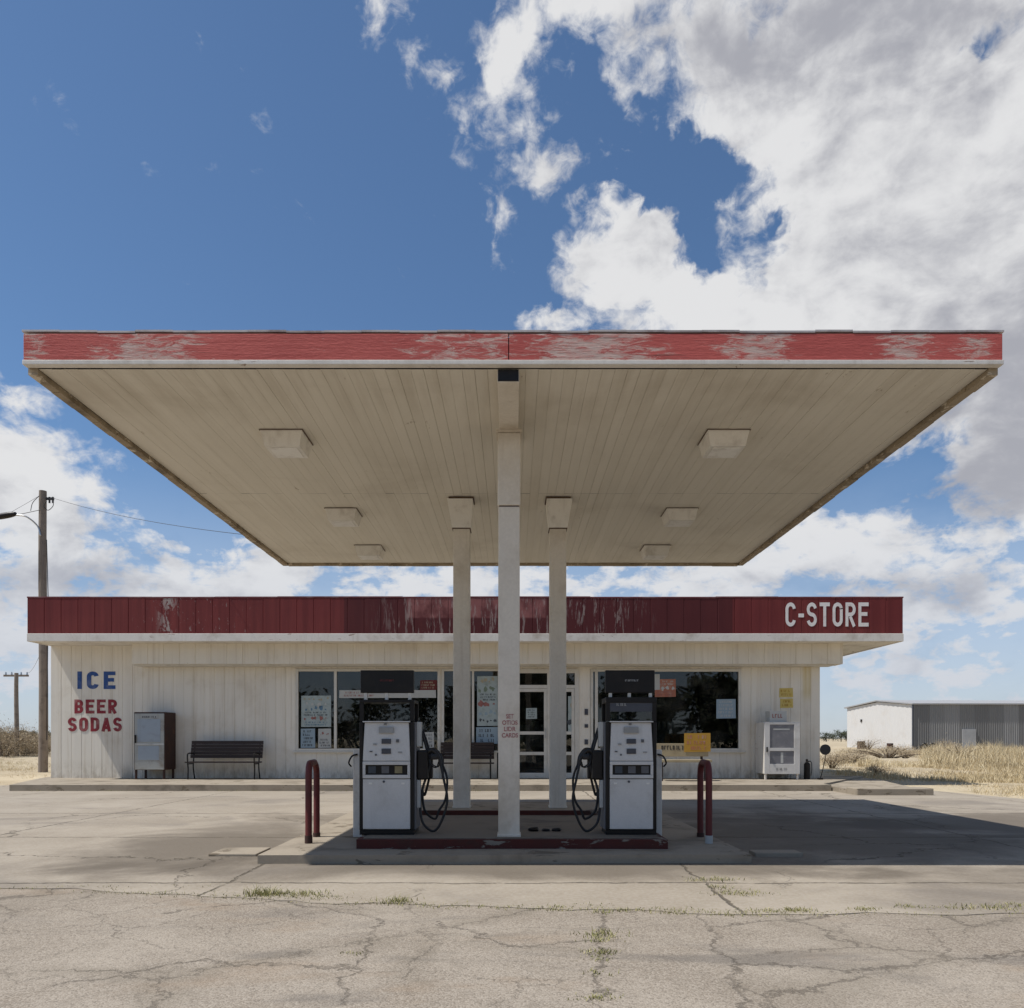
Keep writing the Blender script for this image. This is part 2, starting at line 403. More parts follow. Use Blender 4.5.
def soffit_mat():
    m, g, b = newmat('soffit_boards')
    p = g.pos(); q = g.sep(p)
    bd = g.m('FLOOR', g.m('DIVIDE', g.m('ADD', q[0], 50.), .125))
    wn = g.new('ShaderNodeTexWhiteNoise', noise_dimensions='1D'); g.put(wn.inputs['W'], bd)
    c = g.mix(g.ss(wn.outputs['Value'], 0, 1), (.70, .655, .555), (.73, .685, .585))
    a = g.noise(g.sc(p, (6, .5, 1)), 1., 6, .65); dd = g.noise(p, .5, 7, .65, .5)
    c = g.mix(g.ss(a, .45, .75, 0, .16), c, (.40, .345, .26))
    c = g.mix(g.ss(dd, .48, .75, 0, .3), c, (.40, .34, .255))
    ed = g.m('MAXIMUM', g.ss(g.m('ABSOLUTE', q[0]), 4.3, 5.0), g.ss(q[1], 9.0, 8.2))
    c = g.mix(g.m('MULTIPLY', ed, g.ss(a, .35, .7, 0, .18)), c, (.34, .275, .19))
    fl = g.noise(g.sc(p, (8, 2.5, 1)), 1., 8, .7)
    c = g.mix(g.ss(fl, .66, .70, 0, .7), c, (.30, .23, .15))
    g.put(b.inputs['Base Color'], c); b.inputs['Roughness'].default_value = .8
    b.inputs['Specular IOR Level'].default_value = .2
    bump(g, b, g.m('ADD', a, fl), .2, .01)
    return m
def siding_mat(name, col, dirt, amt=.6, pitch=.29, low=.93):
    m, g, b = newmat(name)
    p = g.pos(); q = g.sep(p)
    bd = g.m('FLOOR', g.m('DIVIDE', g.m('ADD', q[0], 50.), pitch))
    wn = g.new('ShaderNodeTexWhiteNoise', noise_dimensions='1D'); g.put(wn.inputs['W'], bd)
    c = g.mix(wn.outputs['Value'], tuple(x * low for x in col), col)
    st = g.noise(g.sc(p, (8, 8, .28)), 1., 6, .65); bl = g.noise(p, .9, 7, .62, .4)
    c = g.mix(g.m('MULTIPLY', g.ss(st, .48, .78), amt * .8), c, dirt)
    c = g.mix(g.m('MULTIPLY', g.ss(bl, .5, .75), amt * .6), c, dirt)
    foot = g.m('MULTIPLY', g.ss(q[2], .15, .75, 1, 0), g.ss(g.noise(g.sc(p, (5, 5, 2)), 1., 6, .7), .35, .65))
    c = g.mix(g.m('MULTIPLY', foot, .55), c, tuple(x * .6 for x in dirt))
    if name == 'white_siding':
        ys = g.m('MULTIPLY', g.m('MULTIPLY', g.ss(q[0], 8.25, 8.4), g.ss(q[0], 8.62, 8.5)), g.m('MULTIPLY', g.ss(q[2], 2.2, 2.7), g.ss(st, .2, .6)))
        c = g.mix(g.m('MULTIPLY', ys, .55), c, (.55, .42, .12))
    fl = g.noise(g.sc(p, (9, 9, 3)), 1., 8, .72)
    c = g.mix(g.ss(fl, .685, .71, 0, .8), c, tuple(x * .75 for x in dirt))
    g.put(b.inputs['Base Color'], c); b.inputs['Roughness'].default_value = .65
    b.inputs['Specular IOR Level'].default_value = .3
    bump(g, b, g.m('ADD', st, fl), .15, .008)
    return m
def glass_mat(name, tint=(.55, .6, .58), dirt=.06):
    m, g, b = newmat(name); t = m.node_tree
    t.nodes.remove(b); out = [n for n in t.nodes if n.type == 'OUTPUT_MATERIAL'][0]
    tr = g.new('ShaderNodeBsdfTransparent'); tr.inputs[0].default_value = (*tint, 1)
    gl = g.new('ShaderNodeBsdfGlossy'); gl.inputs['Roughness'].default_value = .015
    p = g.pos(); wob = g.new('ShaderNodeBump'); wob.inputs['Strength'].default_value = .02; wob.inputs['Distance'].default_value = .3
    g.put(wob.inputs['Height'], g.noise(p, .7, 2)); g.put(gl.inputs['Normal'], wob.outputs[0])
    fr = g.new('ShaderNodeFresnel'); fr.inputs[0].default_value = 1.55
    mx = g.new('ShaderNodeMixShader'); g.put(mx.inputs[0], g.m('MULTIPLY_ADD', fr.outputs[0], 1.15, .01, True))
    t.links.new(tr.outputs[0], mx.inputs[1]); t.links.new(gl.outputs[0], mx.inputs[2])
    df = g.new('ShaderNodeBsdfDiffuse'); df.inputs[0].default_value = (.5, .48, .42, 1)
    m2 = g.new('ShaderNodeMixShader'); g.put(m2.inputs[0], g.ss(g.noise(p, 1.6, 7, .65), .4, .8, .0, dirt * 2))
    t.links.new(mx.outputs[0], m2.inputs[1]); t.links.new(df.outputs[0], m2.inputs[2])
    t.links.new(m2.outputs[0], out.inputs[0])
    return m

M['concrete'] = concrete_mat(); M['asphalt'] = asphalt_mat(); M['dirt'] = dirt_mat(); M['hill'] = hill_mat()
M['slab'] = weathered('slab_concrete', (.325, .278, .215), (.12, .098, .07), .85, 1.3, .9, streak=0, bmp=.5, spec=.2, chip=(.18, .148, .108), chipamt=.42, chipscale=(2, 2, 5))
M['slab_oily'] = weathered('oily_concrete', (.20, .168, .128), (.06, .05, .04), .85, 1.6, .8, streak=0, bmp=.5, spec=.3, chip=(.27, .23, .18), chipamt=.36, chipscale=(1.5, 1.5, 3))
M['straw'] = blade_mat('straw', ((.38, .295, .17), (.57, .465, .285), (.72, .62, .42)))
M['weed'] = blade_mat('weeds', ((.17, .18, .06), (.30, .28, .12), (.46, .40, .21)))
M['brush'] = blade_mat('dry_brush', ((.20, .15, .095), (.33, .26, .165), (.48, .39, .265)))
M['leaf'] = blade_mat('tree_leaf', ((.04, .048, .028), (.06, .068, .038), (.085, .09, .055)))
M['bark'] = plain('bark', (.12, .09, .06), .9)
M['gravel'] = weathered('gravel_heap', (.21, .175, .145), (.10, .085, .07), .8, 2.5, .95, streak=0, bmp=.9, spec=.1)
M['white_wall'] = siding_mat('white_siding', (.80, .75, .65), (.42, .33, .21), .5)
M['cream_header'] = siding_mat('cream_header', (.78, .72, .60), (.40, .32, .22), .5)
M['column'] = weathered('column_paint', (.72, .66, .56), (.36, .28, .18), .62, 1.3, .6, bmp=.05, chip=(.25, .19, .13), chipamt=.25, chipscale=(9, 9, 5))
M['soffit'] = soffit_mat()
ZS_ = EYE + 3.55
M['canopy_red'] = peel_fascia('canopy_red', (.53, .118, .098), (.46, .094, .080), (.70, .545, .47), True, .025, ZS_, ZS_ + .4,
        spots=((-3.45, .7, .24), (-.5, .9, .22), (.75, .95, .27), (2.3, .5, .22), (3.75, .4, .22), (-4.6, .2, .14), (4.4, .3, .2)))
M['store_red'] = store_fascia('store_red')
M['trim_white'] = weathered('trim_white', (.74, .70, .63), (.33, .27, .2), .6, 1.8, .6, chip=(.34, .26, .2), chipamt=.37, chipscale=(3, 3, 14))
M['rim'] = weathered('rotted_rim', (.36, .29, .2), (.08, .06, .04), .9, 2.2, .85, chip=(.60, .52, .4), chipamt=.42, chipscale=(5, 5, 12), streak=0)
M['coping'] = weathered('coping', (.14, .03, .032), (.4, .33, .3), .3, 3, .6, streak=0)
M['drip'] = weathered('drip_edge', (.55, .50, .47), (.13, .06, .05), .8, 2.4, .5, metal=.2, streak=0)
M['curb_red'] = weathered('curb_red', (.085, .019, .014), (.045, .034, .025), .9, 2.4, .85, chip=(.24, .205, .165), chipamt=.43, chipscale=(2.2, 2.2, 7), streak=.3, bmp=.6)
M['pipe_red'] = weathered('bollard_red', (.125, .022, .020), (.07, .03, .025), .6, 4, .6, chip=(.36, .28, .25), chipamt=.31, chipscale=(10, 10, 5))
M['alu'] = weathered('cream_aluminium', (.66, .63, .56), (.3, .25, .18), .4, 3, .45, metal=.15)
M['glass'] = glass_mat('shop_glass', (.55, .59, .57), .028); M['glass2'] = glass_mat('case_glass', (.5, .52, .52), .015)
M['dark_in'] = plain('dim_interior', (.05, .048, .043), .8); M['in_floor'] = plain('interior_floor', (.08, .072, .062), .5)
M['black'] = weathered('black_metal', (.009, .0075, .0065), (.03, .024, .018), .5, 5, .45, spec=.3)
M['rubber'] = plain('black_rubber', (.008, .008, .009), .5)
M['pump_white'] = weathered('pump_white', (.62, .605, .575), (.33, .30, .26), .45, 3, .38, chip=(.25, .17, .11), chipamt=.255, chipscale=(12, 12, 12), spec=.5, bmp=.06)
M['plate_grey'] = plain('plate_grey', (.36, .36, .35), .4, .4); M['plate_dark'] = plain('plate_dark', (.06, .065, .08), .4)
M['pane_grey'] = weathered('dull_pane', (.17, .17, .185), (.30, .29, .28), .6, 5, .3)
M['card_dim'] = plain('dim_card', (.12, .12, .125), .6); M['card_yellow'] = plain('dim_yellow_card', (.26, .215, .11), .6)
M['steel'] = weathered('steel', (.55, .55, .54), (.2, .17, .14), .5, 5, .35, metal=.8)
M['ice_door'] = weathered('pale_steel_door', (.36, .37, .35), (.17, .13, .09), .8, 2.6, .4, chip=(.23, .12, .07), chipamt=.33, chipscale=(7, 7, 7))
M['ice_panel'] = weathered('blue_panel', (.31, .36, .41), (.17, .15, .125), .5, 3, .35)
M['rust'] = weathered('rusty_brown', (.045, .020, .015), (.11, .05, .028), .8, 3, .7, streak=.8)
M['wood_dark'] = weathered('dark_bench_wood', (.026, .015, .013), (.06, .038, .03), .6, 3, .5, streak=0)
M['cream_wood'] = weathered('cream_bench', (.36, .30, .19), (.2, .14, .08), .6, 2, .6)
M['letter_black'] = plain('letter_black', (.035, .03, .028), .7); M['outline'] = plain('dirty_edge', (.14, .09, .06), .8)
M['letter_red'] = weathered('letter_red', (.36, .12, .12), (.62, .55, .5), .8, 14, .7)
M['letter_blue'] = plain('letter_blue', (.03, .10, .34), .7); M['letter_white'] = plain('letter_white', (.80, .77, .73), .7)
M['wall_red'] = weathered('wall_red_letters', (.25, .022, .032), (.6, .5, .45), .35, 4, .7, streak=.2)
M['wall_blue'] = weathered('wall_blue_letters', (.022, .075, .25), (.5, .5, .5), .3, 4, .7, streak=.2)
M['sign_white'] = weathered('sign_white_letters', (.78, .74, .70), (.5, .35, .32), .4, 3, .7, streak=.2)
M['paper'] = weathered('paper', (.48, .485, .46), (.4, .4, .36), .5, 5, .8); M['paper_blue'] = weathered('paper_blue', (.29, .375, .43), (.3, .36, .4), .5, 5, .8)
M['paper_teal'] = weathered('paper_teal', (.38, .44, .43), (.22, .25, .22), .8, 6, .8)
M['ink_teal'] = plain('ink_teal', (.12, .22, .31), .8); M['ink_red'] = plain('ink_red', (.34, .14, .12), .8); M['ink_green'] = plain('ink_green', (.2, .25, .18), .8)
M['ink_dark'] = plain('ink_dark', (.07, .08, .09), .8); M['ink_sand'] = plain('ink_sand', (.42, .37, .26), .8)
M['orange'] = weathered('orange_card', (.40, .15, .09), (.5, .42, .35), .7, 5, .7, streak=0)
M['yellow'] = weathered('yellow_sign', (.42, .235, .03), (.35, .2, .06), .5, 4, .6)
M['yellow_pale'] = weathered('yellow_notice', (.62, .47, .13), (.65, .55, .3), .6, 5, .7)
M['board_red'] = weathered('red_board', (.13, .022, .02), (.2, .04, .04), .4, 4, .6)
M['pole_wood'] = weathered('pole_wood', (.25, .21, .175), (.09, .07, .055), .8, 3, .9, streak=.9, bmp=.5, spec=.1)
M['wire'] = plain('wire', (.03, .03, .032), .6)
M['shed_white'] = weathered('shed_white', (.62, .61, .59), (.45, .38, .3), .3, .5, .6)
M['shed_grey'] = siding_mat('shed_grey', (.265, .265, .262), (.16, .155, .15), .5, 1.7, .62)
M['shed_door'] = weathered('shed_door', (.36, .365, .37), (.2, .2, .2), .5, .8, .5)
M['shed_roof'] = weathered('shed_roof', (.42, .42, .42), (.35, .3, .27), .4, .5, .5, metal=.3)
M['fixture'] = weathered('fixture_cream', (.80, .77, .70), (.30, .25, .19), .45, 5, .6)
M['lens'] = weathered('frosted_lens', (.86, .84, .78), (.36, .30, .22), .5, 6, .35)
M['roof_tar'] = plain('roof_tar', (.09, .08, .075), .9)
M['skin_body'] = plain('pump_side_grey', (.20, .20, .21), .45)

# ================================================================== SETTING
# dry ground sheet to the horizon, finer close by
def ground():
    bm = bmesh.new()
    def axis(lo, hi, knots):
        return knots
    xs = [-3000, -1200, -500, -250, -120] + [x for x in range(-70, 90, 2)] + [110, 140, 200, 300, 600, 1300, 3000]
    ys = [-600, -200, -60, -20, 0] + [y for y in range(4, 110, 2)] + [130, 160, 220, 320, 500, 900, 1600, 3500]
    grid = []
    for y in ys:
        row = []
        for x in xs:
            z = -.02
            d = max(x - 11.5, -15.5 - x, y - 36, 0)
            if d > 0 and abs(x) < 300 and y < 350: z += min(1, d / 12) * .28 * (mnoise.noise(Vector((x * .13, y * .13, 3))) - .1)
            row.append(bm.verts.new((x, y, z)))
        grid.append(row)
    for a, b in zip(grid, grid[1:]):
        for i in range(len(xs) - 1): bm.faces.new((a[i], a[i + 1], b[i + 1], b[i]))
    mb = MB(); mb.bm.free(); mb.bm = bm
    return struct('ground', mb, M['dirt'], smooth=True)
ground()
def wavy(pts, n, amp, seed):
    """jagged copy of a polyline"""
    out = []
    for (a, b) in zip(pts, pts[1:]):
        for i in range(n):
            t = i / n; x = a[0] + (b[0] - a[0]) * t; y = a[1] + (b[1] - a[1]) * t
            out.append((x, y + amp * mnoise.noise(Vector((x * 1.7, seed, 0))) + amp * .5 * mnoise.noise(Vector((x * 6, seed, 4)))))
    out.append(pts[-1]); return out
def D(py, z=0.): return F * (EYE - z) / (py - HY)     # depth at which a level z appears on picture row py (used to measure the lot)
edge = wavy([(-26, 7.0), (-7, 6.95), (-3.8, 6.9), (-1.6, 6.35), (0, 6.15), (1.8, 5.9), (4.5, 5.95), (8, 6.3), (16, 6.4)], 16, .12, 2)
far_edge = [(16, 6.4), (13.6, 11), (11.6, 15), (10.9, 17), (10.4, 19.6), (9.9, 22.4), (-13.6, 22.4), (-14.3, 21.6), (-26, 21.3)]
# the asphalt sheet of the old forecourt, then the concrete apron lying 4 mm higher
struct('asphalt_road', MB().prism([(-40, -25), (40, -25), (40, 7.5), (15.6, 7.5), (-26, 9), (-40, 9)], -.1, -.006), M['asphalt'])
rim = [(x, y + .02 * math.sin(x * 9)) for x, y in wavy(far_edge[1:6], 10, .16, 8)]
struct('concrete_apron', MB().prism(edge + rim + far_edge[6:], -.1, 0.), M['concrete'])
# low hills along the horizon
def hills():
    mb = MB(); bm = mb.bm; prev = None
    for i in range(161):
        a = R(-75 + 150 * i / 160); r = 1500
        h = 5 + 11 * max(0, mnoise.noise(Vector((i * .11, 2, 0))) + .35) + 3 * mnoise.noise(Vector((i * .9, 7, 0)))
        if math.degrees(a) > 5: h *= .55
        v = [bm.verts.new((r * math.sin(a), r * math.cos(a), -1)), bm.verts.new((r * 1.02 * math.sin(a), r * 1.02 * math.cos(a), h)),
             bm.verts.new((r * 1.3 * math.sin(a), r * 1.3 * math.cos(a), h * .6))]
        if prev:
            for k in range(2): bm.faces.new((prev[k], v[k], v[k + 1], prev[k + 1]))
        prev = v
    return struct('hills', mb, M['hill'], smooth=True)
hills()
# walkway in front of the shop and the sunlit kerb block that closes it on the right
wk = MB()
wk.prism(wavy([(-12.35, 19.62), (-3.1, 19.6), (3.4, 19.62), (7.8, 19.6)], 7, .03, 5) + [ (7.8, 20.1), (10.6, 24.2), (-13.9, 24.2), (-13.55, 22.9)], -.1, .15)
struct('walkway', wk, M['slab'])
struct('kerb_end', MB().box(7.805, 9.55, 18.15, 18.75, -.1, .155, .02).prism([(7.81, 18.755), (9.5, 18.755), (10.5, 23), (10.5, 24.1), (7.85, 20.05)], -.1, .11), M['slab'])

# ================================================================== CANOPY
HS = 3.55; S0 = 371 / HS; Y0 = F / S0; SF = 174 / HS; Y1 = F / SF; XW = 488 / S0; ZS = EYE + HS; ZT = EYE + 406 / S0
IS = .20                                    # island level
can = thing('canopy', 'wide flat fuel canopy with peeling red fascia and boarded soffit standing over the pumps', 'canopy', (0, Y0, 0))
sf = MB(); n = int(2 * XW / .125); st = 2 * (XW - .1) / n; x = -XW + .1
for i in range(n):
    wq = random.choice((.0007, .0009, .0012, .0015, .0018, .003))
    # each soffit board with a v-groove; two lengths butt near the middle of the canopy
    for ya, yb in ((Y0 + .05, 11.62 + .0), (11.625, Y1 - .05)):
        w = wq; dz = random.uniform(0, .003)
        sf.quad((x + w, ya, ZS + dz), (x + st - w, ya, ZS + dz), (x + st - w, yb, ZS + dz), (x + w, yb, ZS + dz))
        sf.quad((x + st - w, ya, ZS + dz), (x + st, ya, ZS + .009), (x + st, yb, ZS + .009), (x + st - w, yb, ZS + dz))
        sf.quad((x, ya, ZS + .009), (x + w, ya, ZS + dz), (x + w, yb, ZS + dz), (x, yb, ZS + .009))
    x += st
sf.build('soffit', M['soffit'], can)
MB().box(-XW + .03, XW - .03, Y0 + .05, Y1 - .03, ZS + .02, ZT - .03).build('roof_deck', M['roof_tar'], can)
fa = MB()
xs = [-XW, -.04, XW]
for a, b in zip(xs, xs[1:]):
    t = random.uniform(-.006, .006)
    fa.box(a + .004, b - .004, Y0 - .03 + t, Y0 + .04, ZS + .055, ZT - .03 + t, .004)
fa.box(-XW, -XW + .04, Y0 + .045, Y1, ZS + .03, ZT - .03, .004); fa.box(XW - .04, XW, Y0 + .045, Y1, ZS + .03, ZT - .03, .004)
fa.box(-XW + .045, XW - .045, Y1 - .04, Y1, ZS + .03, ZT - .03, .004)
fas = fa.build('fascia', M['canopy_red'], can)
MB().box(-XW - .005, XW + .005, Y0 - .04, Y0 + .043, ZS + .008, ZS + .052, .006).build('fascia_trim', M['trim_white'], can)
dr = MB()
for i in range(26):                                     # bent, uneven metal drip edge along the top
    a = -XW - .012 + i * (2 * XW + .024) / 26; b = a + (2 * XW + .024) / 26; k = random.uniform(-.004, .007)
    dr.box(a, b - .001, Y0 - .033 + k * .15, Y0 + .06, ZT - .018 + k, ZT + .0 + k)
dr.box(-XW - .012, -XW + .05, Y0 + .062, Y1 + .02, ZT - .026, ZT + .002).box(XW - .05, XW + .012, Y0 + .062, Y1 + .02, ZT - .026, ZT + .002)
dr.build('drip_edge', M['drip'], can)
rimb = MB()
for s_ in (-1, 1):
    for i in range(22):
        ya = Y0 + .05 + i * (Y1 - Y0 - .1) / 22; yb = ya + (Y1 - Y0 - .1) / 22 - .003
        xo = s_ * XW; xi = s_ * (XW - .085 - random.uniform(0, .012))
        rimb.box(min(xo, xi), max(xo, xi), ya, yb, ZS - .045 - random.uniform(0, .012), ZS + .028)
for i in range(18):
    xa = -XW + .1 + i * (2 * XW - .2) / 18; rimb.box(xa, xa + (2 * XW - .2) / 18 - .003, Y1 - .1, Y1 + .003, ZS - .04 - random.uniform(0, .01), ZS + .025)
rimb.build('edge_board', M['rim'], can)
# drop beam over the front column; black plate stands for its dark hollow end
XB = X(509, 88.4)
MB().box(XB - .105, XB + .105, Y0 + .05, Y0 + 1.9, ZS - .125, ZS - .004, .006).build('drop_beam', M['column'], can)
MB().box(XB - .10, XB + .10, Y0 + .036, Y0 + .049, ZS - .115, ZS - .008).build('beam_end_dark_stand_in', M['black'], can)
# columns
def column(x, y, zb, w, joint, bracket, label):
    t = thing('column', label, 'column', (x, y, zb), 'white columns holding up the canopy')
    d = w
    if bracket:
        top = ZS - .45
        MB().box(x - w/2, x + w/2, y - d/2, y + d/2, zb, top, .012).build('shaft', M['column'], t)
        b = MB(); bm = bmesh.new()
        k = .055
        lo = [(-w/2 - .015, -d/2 - .015), (w/2 + .015, -d/2 - .015), (w/2 + .015, d/2 + .015), (-w/2 - .015, d/2 + .015)]
        v0 = [bm.verts.new((x + a, y + c, top + .002)) for a, c in lo]; v1 = [bm.verts.new((x + a * 1.38 + (-.02 if x < 0 else .02), y + c * 1.4, ZS - .035)) for a, c in lo]
        bm.faces.new(v0[::-1]); bm.faces.new(v1)
        for i in range(4): bm.faces.new((v0[i], v0[(i+1) % 4], v1[(i+1) % 4], v1[i]))
        b.add(bm); b.build('bracket', M['fixture'], t)
        MB().box(x - w*.76, x + w*.76, y - d*.76, y + d*.76, ZS - .022, ZS - .006, .003).box(x - w*.56, x + w*.56, y - d*.56, y + d*.56, top - .014, top + .0, .003).build('cap_plate', M['outline'], t)
    else:
        MB().box(x - w/2, x + w/2, y - d/2, y + d/2, zb, joint - .006, .012).build('shaft', M['column'], t)
        MB().box(x - w/2 - .008, x + w/2 + .008, y - d/2 - .008, y + d/2 + .008, joint + .006, ZS - .155, .012).build('upper_shaft', M['column'], t)
        MB().box(x - w/2 + .01, x + w/2 - .01, y - d/2 + .01, y + d/2 - .01, joint - .007, joint + .007).build('joint', M['rust'], t)
        MB().box(x - w/2 - .02, x + w/2 + .02, y - d/2 - .02, y + d/2 + .02, ZS - .154, ZS - .127).build('cap_plate', M['column'], t)
    fl = MB().box(x - w/2 - .012, x + w/2 + .012, y - d/2 - .012, y + d/2 + .012, zb, zb + .03, .006); fl.build('base_plate', M['column'], t)
    return t
S1 = (837 - HY) / (EYE - IS); YC = F / S1
c1 = column(X(509, S1), YC + .12, IS, 21.5 / S1, 3.88, False, 'thick front column with faded red lettering, standing between the two fuel pumps')
ws = X(509, S1); yf = YC - .0
MBt = MB()
sg = thing  # lettering of the column is part of the column
for i, (tx, wd) in enumerate((('SET', .085), ('OTIOS', .17), ('LIDR', .13), ('CARDS', .18))):
    zz = Z(714 + i * 6.35 + 4.5, S1)
    t_ = text_bm(tx, ws + .01, zz, YC + .12 - 21.5 / S1 / 2 - .003, .05, wd, .02, .002, align='CENTER')
    me = bpy.data.meshes.new('t'); t_.bm.to_mesh(me); t_.bm.free(); MBt.bm.from_mesh(me); bpy.data.meshes.remove(me)
MBt.build('lettering', M['letter_red'], c1)
IR = .265; S2 = (808 - HY) / (EYE - IR); YR = F / S2
column(X(461.5, S2), YR + .1, IR, 16.5 / S2, 0, True, 'slim rear column on the left with flared bracket, before the store window')
column(X(558, S2), YR + .1, IR, 16.5 / S2, 0, True, 'slim rear column on the right with flared bracket, before the glass door')
# canopy lights
def canopy_light(x, y, label):
    t = thing('ceiling_light', label, 'light fixture', (x, y, ZS), 'box lights under the canopy')
    MB().box(x - .24, x + .24, y - .24, y + .24, ZS - .03, ZS - .002, .004).build('base', M['fixture'], t)
    b = MB(); bm = bmesh.new(); bmesh.ops.create_cone(bm, cap_ends=True, segments=4, radius1=.285, radius2=.33, depth=.15)
    bm.transform(Matrix.Translation((x, y, ZS - .106)) @ Matrix.Rotation(R(45), 4, 'Z')); b.add(bm)
    b.build('housing', M['fixture'], t)
    MB().box(x - .16, x + .16, y - .16, y + .16, ZS - .190, ZS - .1815, .002).build('lens', M['lens'], t)
    rb_ = MB()
    rb_.box(x - .252, x + .252, y - .252, y + .252, ZS - .010, ZS - .0045).build('gasket', M['outline'], t)
for px, py, lb in ((282, 446, 'boxy canopy light nearest the front edge in the left row'), (341, 520, 'boxy canopy light, middle one of the left row'),
                   (368, 555, 'boxy canopy light nearest the store in the left row'), (728, 446, 'boxy canopy light nearest the front edge in the right row'),
                   (682, 520, 'boxy canopy light, middle one of the right row'), (657, 555, 'boxy canopy light nearest the store in the right row')):
    s = (HY - py) / (HS - .18); canopy_light(X(px, s), F / s + .2, lb)

# ================================================================== PUMP ISLAND
isl = thing('pump_island', 'low concrete pump island edged with worn red painted kerbs under the canopy', 'pump island', (0, 9, 0))
SL = .09; sy = F * (EYE - SL) / (855 - HY)
MB().prism([*wavy([(X(258, F/sy), sy), (-.6, sy - .03), (1.1, sy + .02), (X(752, F/sy), sy + .02)], 5, .022, 6), (X(752, F/sy) - .05, 13.2), (X(258, F/sy) - .02, 13.2)], -.08, SL).build('slab', M['slab'], isl)
fy = F * (EYE - IS) / (839 - HY)
MB().prism([*wavy([(X(356, F/fy), fy + .02), (X(430, F/fy), fy), (X(520, F/fy), fy + .03), (X(668, F/fy), fy)], 4, .022, 7), (X(668, F/fy) - .02, 11.6), (X(356, F/fy) + .02, 11.6)], SL - .01, IS - .008).build('plinth', M['curb_red'], isl)
MB().prism([(X(356, F/fy) + .06, fy + .09), (X(668, F/fy) - .06, fy + .09), (X(668, F/fy) - .08, 11.55), (X(356, F/fy) + .08, 11.55)], SL, IS).build('top_slab', M['slab_oily'], isl)
ry = F * (EYE - IR) / (810.5 - HY)
MB().prism([(-1.55, ry), (1.6, ry), (1.6, 13), (-1.55, 13)], SL, IR - .004).build('rear_kerb', M['curb_red'], isl)
MB().prism([(-1.48, ry + .07), (1.53, ry + .07), (1.53, 12.95), (-1.48, 12.95)], IR - .02, IR).build('rear_slab', M['slab'], isl)
struct('kerb', MB().box(X(757, 92), X(805, 92), 8.75, 9.0, -.05, .045, .012), M['slab'])
struct('kerb', MB().box(X(205, 92), X(254, 92), 8.78, 9.3, -.05, .03, .012), M['slab'])
# loose chips on the island
for i, (px, sx) in enumerate(((534, .07), (546, .05), (557, .06))):
    bm = bmesh.new(); bmesh.ops.create_icosphere(bm, subdivisions=2, radius=1)
    for v in bm.verts: v.co *= 1 + .35 * mnoise.noise(v.co * 1.6 + Vector((i * 9, 0, 0)))
    bm.transform(Matrix.Diagonal((sx, sx * .8, sx * .42, 1)))
    mb = MB(); mb.add(bm, Matrix.Translation((X(px, 85), 9.45, IS + sx * .3)))
    tag(mb.build('rubble', M['black'], base=(X(px, 85), 9.45, IS), smooth=False), ('flat dark lump of rubble nearest the front column', 'small dark lump of rubble between two others on the island', 'dark lump of rubble nearest the right pump hoses')[i], 'rubble', 'rubble lying on the pump island')

